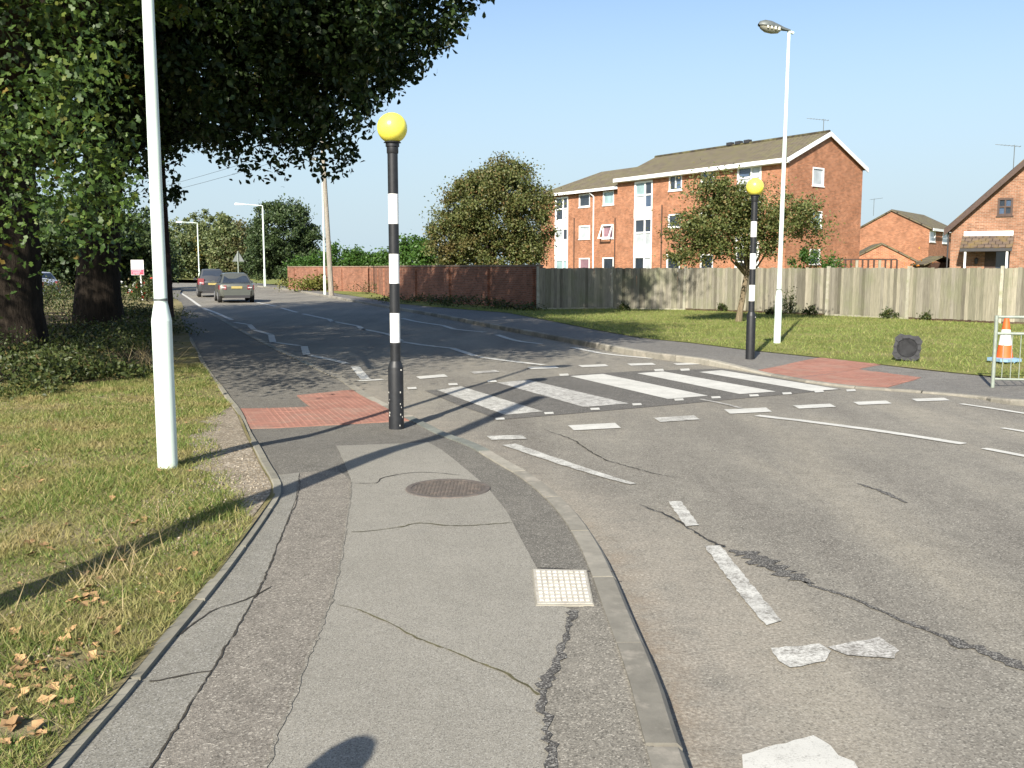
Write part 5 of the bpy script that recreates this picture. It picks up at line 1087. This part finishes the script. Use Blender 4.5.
# bright conifers behind the wall
for i, (u, vt, rw, Y) in enumerate([(318, 252, 17, 78), (338, 244, 14, 76), (357, 249, 14, 74), (376, 251, 13, 72), (392, 246, 14, 70), (410, 236, 15, 66), (426, 240, 12, 64), (304, 258, 12, 80)]):
    z = P(u, vt, Y).z; x = P(u, 268, Y).x
    tree('conifer', 'bright green garden conifer showing above the brick wall', (x, Y, GZ), .12, 1, [(x, Y, z * .45, rw * Y / F, 1.1, z * .55), (x, Y, z * .75, rw * Y / F * .6, .8, z * .25)], 'conifer', 55, 90, .38, .2, seed=20 + i, shell=.5, nlimb=4, group='conifers behind the garden wall', zmin=-.1)
x = P(805, 268, 36).x; Y = 36
tree('conifer', 'small bright green cone shaped conifer just behind the timber fence', (x, Y, GZ), .07, .8, [(x, Y, .9, .75, .7, 1.0), (x, Y, 1.6, .55, .55, .8), (x + .9, Y, 1.3, .7, .5, .55)], 'conifer', 60, 110, .22, .1, seed=41, shell=.5, nlimb=4, zmin=-.1)
# woodland beyond the bend
spec = [(178, 232, 16, 'wood_green'), (186, 250, 8, 'wood_yellow'), (196, 224, 15, 'wood_green'), (212, 214, 15, 'wood_green'), (226, 224, 13, 'wood_green'), (240, 228, 12, 'wood_brown'), (252, 236, 12, 'wood_green'), (206, 240, 14, 'wood_green'), (232, 246, 16, 'wood_brown'), (160, 236, 14, 'wood_green'), (146, 228, 16, 'wood_green'), (268, 244, 14, 'wood_green')]
nm = {'wood_green': 'green woodland tree beyond the road bend', 'wood_brown': 'tan autumn woodland tree beyond the road bend', 'wood_yellow': 'slim yellow autumn tree in the woodland edge'}
for i, (u, vt, rw, m_) in enumerate(spec):
    vt -= 9; rw *= 1.15
    Y = 150 + (i % 4) * 9; x = P(u, 268, Y).x; z = P(u, vt, Y).z; k = Y / F
    tree('woodland_tree', nm[m_], (x, Y, GZ), .25, z * .3, [(x, Y, z * .58, rw * k * .9, 2.2, z * .42), (x, Y, z * .3, rw * k, 2.2, z * .3)], m_, 120, 90, .8, .42, seed=60 + i, shell=.4, nlimb=4, group='woodland trees beyond the bend', zmin=.2)
# left-hand garden trees behind the oaks
for i, (u, vt, rw, Y) in enumerate([(20, 200, 60, 62), (75, 190, 50, 66), (125, 205, 40, 70), (-50, 190, 60, 60), (150, 232, 22, 80)]):
    x = P(u, 268, Y).x; z = P(u, vt, Y).z; k = Y / F
    tree('garden_tree', 'dark leafy tree in the gardens behind the oaks', (x, Y, GZ), .2, 1.6, [(x, Y, z * .58, rw * k, 2.5, z * .42), (x, Y, z * .34, rw * k * .9, 2.2, z * .3)], 'round_tree', 110, 110, .75, .32, seed=80 + i, shell=.4, nlimb=5, group='garden trees behind the oaks')

# ------------------------------------------------------------------ shrubs and undergrowth
def bush(name, label, c, rx, ry, h, mat, n, ls, seed, group=None, cat='shrub', extra=None):
    t = thing(name, c, label, cat, group); r = np.random.default_rng(seed); pts = []
    for k in range(max(6, n // 60)):
        a = r.random() * 6.283; q = math.sqrt(r.random()); cc = np.array([c[0] + rx * q * math.cos(a), c[1] + ry * q * math.sin(a), c[2] + h * (1 - q * .55) * r.uniform(.35, .9)])
        pts.append(cc + r.normal(size=(60, 3)) * np.array([rx * .22, ry * .22, h * .17]))
    pts = np.concatenate(pts); pts = pts[pts[:, 2] > c[2] + .01]; leaves('foliage', pts, ls * r.uniform(.6, 1.3, len(pts)), mat, t, DIAMOND, .5, c, r)
    mb = MB()
    for k in range(7):
        a = r.random() * 6.283; mb.tube([Vector(c) + Vector((0, 0, -.05)), Vector(c) + Vector((rx * .3 * math.cos(a), ry * .3 * math.sin(a), h * .4)), Vector(c) + Vector((rx * .6 * math.cos(a), ry * .6 * math.sin(a), h * .75))], [.012, .009, .004], 5)
    mb.build('stems', 'bark', t)
    if extra: 
        m_, k = extra; e = pts[r.choice(len(pts), k)] + np.array([0, -ry * .25, .05]); leaves('flowers', e, ls * 1.7, m_, t, DIAMOND, 1.0, c, r)['kind'] = 'stuff'
    return t
vz = lambda p: Vector((p.x, p.y, PZ(p.x, p.y) + bumpy(p.x, p.y) - .01))
for i, (u, v, rx, ry, h, m_) in enumerate([(-20, 398, .9, .6, .55, 'shrub'), (15, 385, .8, .6, .5, 'shrub'), (55, 375, .8, .7, .4, 'shrub'), (85, 362, 1.0, .7, .55, 'shrub'), (60, 345, 1.2, .8, .6, 'shrub'), (125, 352, .9, .6, .5, 'shrub'), (140, 335, 1.1, .8, .5, 'shrub'), (-40, 370, 1.2, .9, .9, 'shrub'), (150, 318, 1.2, .8, .5, 'shrub'), (60, 322, 1.4, 1, 1.2, 'shrub')]):
    bush('bramble', 'low leafy bramble growing in the shade at the foot of the oaks', vz(G(u, v)), rx, ry, h, m_, 1500, .06, 200 + i, 'brambles under the oaks', 'bramble')
for i, (u, v, Y_, h, lab, ex) in enumerate([(122, 300, 0, 1.1, 'garden shrub with white blooms beside the sale board', ('petal', 42)), (131, 303, 0, 1.3, 'garden shrub with red blooms behind the sale board', ('red_petal', 16)), (105, 298, 0, 1.4, 'leafy garden shrub left of the white blooms', None), (152, 300, 0, .7, 'low garden shrub between the sale board and lamp post', None), (52, 300, 0, 1.2, 'sunlit shrub between the oak trunks before the pale car', None)]):
    p = G(u, v); bush('garden_shrub', lab, (p.x, p.y + (2 if i == 1 else 0), 0), 1.1 if i != 1 else .7, .7, h, 'shrub', 800, .12, 230 + i, None, 'shrub', ex)
hq = G(325, 291); bush('hedge_shrub', 'yellow green shrub on the verge before the sunlit brick wall', (P(312, 268, 69).x, 69, 0), 2.0, .8, 1.35, 'shrub_yellow', 1500, .2, 250)
for i, (u, v, h, m_) in enumerate([(368, 294, .8, 'shrub'), (410, 303, .5, 'shrub'), (450, 306, .45, 'shrub'), (500, 309, .55, 'shrub'), (520, 310.5, .35, 'shrub'), (475, 307, .5, 'shrub'), (430, 304, .4, 'shrub'), (345, 291, .7, 'shrub')]):
    p = G(u, v); bush('wall_weed', 'dark weeds growing along the foot of the brick wall', (p.x, p.y - .3, .02), 1.3, .35, h, m_, 360, .09, 260 + i, 'weeds along the brick wall', 'weed')
p = G(568, 308.5); bush('fence_shrub', 'small rusty brown shrub against the shaded end of the fence', (p.x, p.y - .4, .02), .5, .3, .95, 'chestnut', 420, .09, 280)
for i, (u, v, h) in enumerate([(683, 309.5, .5), (719, 311.5, .35), (787, 314.5, .9), (806, 315.5, .35), (884, 318.5, .35), (622, 310.5, .25), (925, 320, .25), (770, 315, .3)]):
    p = G(u, v); bush('fence_weed', 'tuft of weeds at the foot of the timber fence', (p.x, p.y - .35, .02), .25 if h < .8 else .3, .15, h, 'shrub', 200, .07, 290 + i, 'weeds along the fence', 'weed')
p = P(916, 262, 40); bush('orange_shrub', 'bright orange shrub showing over the fence near the shed', (p.x, 40, GZ), .75, .5, 2.15, 'orange_leaf', 700, .1, 310)

M['shade_brown'] = plain('oak_shade_sheet', (.05, .04, .026), 1, 0, .5, 9, .1, .8)  # dark ground colour painting in the shade under the oaks
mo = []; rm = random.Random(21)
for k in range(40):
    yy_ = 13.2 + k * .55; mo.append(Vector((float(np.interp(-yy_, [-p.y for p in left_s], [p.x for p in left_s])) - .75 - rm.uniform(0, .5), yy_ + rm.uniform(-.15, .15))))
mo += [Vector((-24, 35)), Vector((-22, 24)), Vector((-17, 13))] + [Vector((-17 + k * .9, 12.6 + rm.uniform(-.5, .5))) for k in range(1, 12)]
sheet('oak_shade_sheet', mo, lambda x, y: PZ(x, y) + bumpy(x, y) + .012, 'shade_brown', left_verge, .5, (-14, 0, 10, 30))
for i, (u, v, rx, h) in enumerate([(20, 330, 1.5, 1.1), (70, 318, 1.6, 1.2), (100, 315, 1.4, .9), (128, 325, 1.1, .7), (40, 312, 1.8, 1.5), (-20, 322, 1.8, 1.6), (110, 340, 1.0, .5), (30, 365, .9, .45), (75, 372, .8, .4), (105, 378, .6, .3)]):
    bush('bramble', 'low leafy bramble growing in the shade at the foot of the oaks', vz(G(u, v)), rx, .8, h, 'shrub', 1300, .07, 320 + i, 'brambles under the oaks', 'bramble')
# ------------------------------------------------------------------ grass, straw, fallen leaves
def blades(name, P0, h, w_, mat, parent=None, lean=.5, r=rng):
    n = len(P0); a = r.random(n) * 6.283; dx = np.cos(a) * w_ * .5; dy = np.sin(a) * w_ * .5; ln = r.normal(size=(n, 2)) * lean
    V = np.empty((n, 3, 3)); V[:, 0] = P0 + np.stack([dx, dy, 0 * dx], 1); V[:, 1] = P0 - np.stack([dx, dy, 0 * dx], 1)
    V[:, 2] = P0 + np.stack([ln[:, 0] * h, ln[:, 1] * h, h], 1); return mesh_np(name, V.reshape(-1, 3), np.arange(n * 3).reshape(-1, 3), mat, parent)
le = np.array([(p.x, p.y) for p in left_s])
def left_x(y): return np.interp(y, le[::-1, 1], le[::-1, 0])
def npnoise(x, y, s): return np.sin(x * s + 1.3 * np.sin(y * s * .7)) * np.sin(y * s * 1.1 + 1.7 * np.sin(x * s * .6 + 1)) 
n = 420000; y = 2.4 + 13.5 * rng.random(n) ** 1.8; x = left_x(y) + .025 - (5.6 * rng.random(n) ** 1.05) 
ddx = left_x(y) - x; fy = np.clip((y - 6.0) / 5.6, 0, 1); dw = .62 * np.sin(np.pi * fy) ** .7 * (1 - .35 * fy); ok = ddx > dw * rng.uniform(.55, 1.25, n) 
for (u, v, rx, ry) in [(75, 668, .13, .12), (20, 740, .15, .1)]:
    q = G(u, v); ok &= (((x - q.x) / rx) ** 2 + ((y - q.y) / ry) ** 2 > rng.uniform(.2, 1.4, n))
ok &= rng.random(n) < np.clip(.75 + .35 * npnoise(x, y, 3.1) + .2 * npnoise(x, y, 9), .15, 1)
x, y = x[ok], y[ok]; z = np.array([PZ(a, b_) + bumpy(a, b_) for a, b_ in zip(x, y)]) - .003
hh = .035 * rng.uniform(.4, 1.5, len(x)) * (1 + .5 * npnoise(x, y, 2.3))
tag(blades('grass', np.stack([x, y, z], 1), hh, .0045 + .0006 * y, 'grass', None, .8), 'short patchy half dry grass covering the left verge', 'grass', None, 'stuff')
n = 170000; s = rng.random(n); yy = 10 + 29 * rng.random(n); fe = np.array([(p.x, p.y) for p in far_edge]); fx = np.array([(p.x, p.y) for p in smooth_line(fence_pts, .3)])
x = -6 + 30 * rng.random(n); y = yy; ylo = np.interp(x, fe[:, 0], fe[:, 1]); yhi = np.interp(x, fx[:, 0], fx[:, 1]); wl_ = np.array([(p.x, p.y) for p in wall_pts[::-1]]); yhi = np.where(x < fence_pts[0].x, np.interp(x, wl_[:, 0], wl_[:, 1]), yhi)
ok = (y > ylo + .05) & (y < yhi - .1); x, y = x[ok], y[ok]; z = np.array([PZ(a, b_) + .01 for a, b_ in zip(x, y)])
tag(blades('lawn', np.stack([x, y, z], 1), .06 * rng.uniform(.4, 1.4, len(x)), .012, 'grass_far', None, .8), 'sunlit green grass between the far pavement and the fence', 'grass', None, 'stuff')
# long dry stalks
S_ = []
for (u, v, k, rad) in [(112, 575, 60, .16), (130, 560, 40, .2), (160, 520, 25, .2), (60, 620, 30, .3), (115, 372, 90, .5), (140, 368, 80, .4), (165, 520, 20, .3), (30, 665, 30, .3)]:
    q = G(u, v); S_.append(np.stack([q.x + rng.normal(size=k) * rad * .6, q.y + rng.normal(size=k) * rad, np.full(k, .01)], 1))
S_ = np.concatenate(S_); hS = np.where(S_[:, 1] > 10, rng.uniform(.15, .5, len(S_)), rng.uniform(.05, .17, len(S_))); tag(blades('dry_straw', S_, hS, np.where(S_[:, 1] > 10, .012, .007), 'straw', None, .9), 'long dry straw stalks bent over in the left verge', 'straw', None, 'stuff')
# stones on the bare earth
def stones(name, u, v, rx, ry, n, s, label):
    q = G(u, v); rr = np.random.default_rng(n); p = np.stack([q.x + rr.normal(size=n) * rx, q.y + rr.normal(size=n) * ry, np.zeros(n)], 1); p = p[p[:, 0] < left_x(p[:, 1]) - .02]; p[:, 2] = [PZ(a, b_) + bumpy(a, b_) + .003 for a, b_, _ in p]
    oc = np.array([(1, 0, 0), (0, 1, 0), (-1, 0, 0), (0, -1, 0), (0, 0, .7), (0, 0, -.5)]); of = np.array([(0, 1, 4), (1, 2, 4), (2, 3, 4), (3, 0, 4), (1, 0, 5), (2, 1, 5), (3, 2, 5), (0, 3, 5)])
    return tag(leaves(name, p, s * rr.uniform(.4, 1.5, len(p)), 'dirt', None, (oc, of), 3, (0, 0, 0), rr), label, 'stones', None, 'stuff')
sheet_pts = []; rb_ = random.Random(3); ys_ = [6.0 + k * .16 for k in range(36)]
outer = []
for y_ in ys_:
    f_ = (y_ - 6.0) / 5.6; wd_ = .62 * math.sin(math.pi * min(1, f_ * 1.02)) ** .7 * (1 - .35 * f_) + rb_.uniform(-.07, .09); outer.append((float(left_x(y_)) - .02 - max(.02, wd_), y_))
sheet_pts = [(float(left_x(y_)) - .015, y_) for y_ in ys_] + outer[::-1]
bare = sheet('bare_earth', sheet_pts, lambda x, y: PZ(x, y) + bumpy(x, y) + .004, 'dirt', left_verge, .25)
stones('gravel', 242, 480, .22, 1.3, 2600, .009, 'loose pale gravel on the bare earth beside the path edging')
stones('scattered_stones', 60, 680, .3, .35, 160, .008, 'scattered small stones among the fallen leaves')
# fallen oak leaves
tmp = OAK; lm = []
for k in range(4):
    r = random.Random(k); me = bpy.data.meshes.new('fallen_leaf'); v_ = [(x * 1.15 * r.uniform(.85, 1.15), y - .5, .05 + .5 * abs(x) * r.uniform(.3, 1.2) + (y - .5) ** 2 * r.uniform(0, .6)) for x, y, z in tmp[0]]
    me.from_pydata(v_, [], [tuple(f) for f in tmp[1]]); me.materials.append(M['dead_leaf']); lm.append(me)
spots = [(95, 602), (90, 597), (100, 608), (86, 612), (98, 592), (20, 682), (12, 690), (28, 676), (5, 700), (36, 690), (22, 672), (40, 684), (8, 757), (25, 706), (55, 700), (75, 655), (70, 665), (118, 640), (100, 627), (45, 642), (15, 640), (88, 672), (52, 437), (55, 432), (27, 457), (25, 474), (66, 528), (124, 519), (146, 499), (88, 432), (112, 556), (122, 552), (98, 545), (62, 566), (140, 590), (206, 590), (190, 515), (195, 561), (160, 700 - 100), (30, 545), (135, 528), (145, 470), (48, 720), (12, 725), (60, 745), (22, 755)]
rl_ = random.Random(8)
for k in range(60): spots.append((rl_.uniform(0, 190), rl_.uniform(400, 760)))
for cu, cv, k in ((93, 602, 9), (22, 682, 14), (8, 745, 8), (75, 660, 7), (118, 545, 6)):
    for _ in range(k): spots.append((cu + rl_.gauss(0, 13), cv + rl_.gauss(0, 9)))
for y_ in [2.7 + .13 * k for k in range(26)]:
    if rl_.random() < .6: spots.append((None, y_))
for u, v in spots:
    p = G(u, v) if u is not None else Vector((float(left_x(v)) - rl_.uniform(.06, .22), v, 0))
    if p.x > float(left_x(p.y)) - .05: continue
    o = link('fallen_leaf', rl_.choice(lm)); s_ = rl_.uniform(.035, .08); o.scale = (s_,) * 3; o.location = (p.x, p.y, PZ(p.x, p.y) + bumpy(p.x, p.y) + .012); o.rotation_euler = (rl_.uniform(-.4, .4), rl_.uniform(-.4, .4), rl_.uniform(0, 6.28))
    tag(o, 'dry brown oak leaf lying on the left grass verge', 'leaf', 'fallen oak leaves on the verge')
# overhead wires from the far poles
def wire(a, b_, sag, label):
    a, b_ = Vector(a), Vector(b_); pts = [a.lerp(b_, k / 14) - Vector((0, 0, sag * 4 * (k / 14) * (1 - k / 14))) for k in range(15)]
    mb = MB(); mb.tube(pts, .012, 4); tag(mb.build('overhead_wire', 'wire'), label, 'wire', 'overhead telephone wires')
for k in range(2): wire((wp.x - .35, wp.y, 9.0 - k * .5), (-52, 110, 8.2 - k * .5), .6, 'thin telephone wire strung across the sky from the wooden pole')
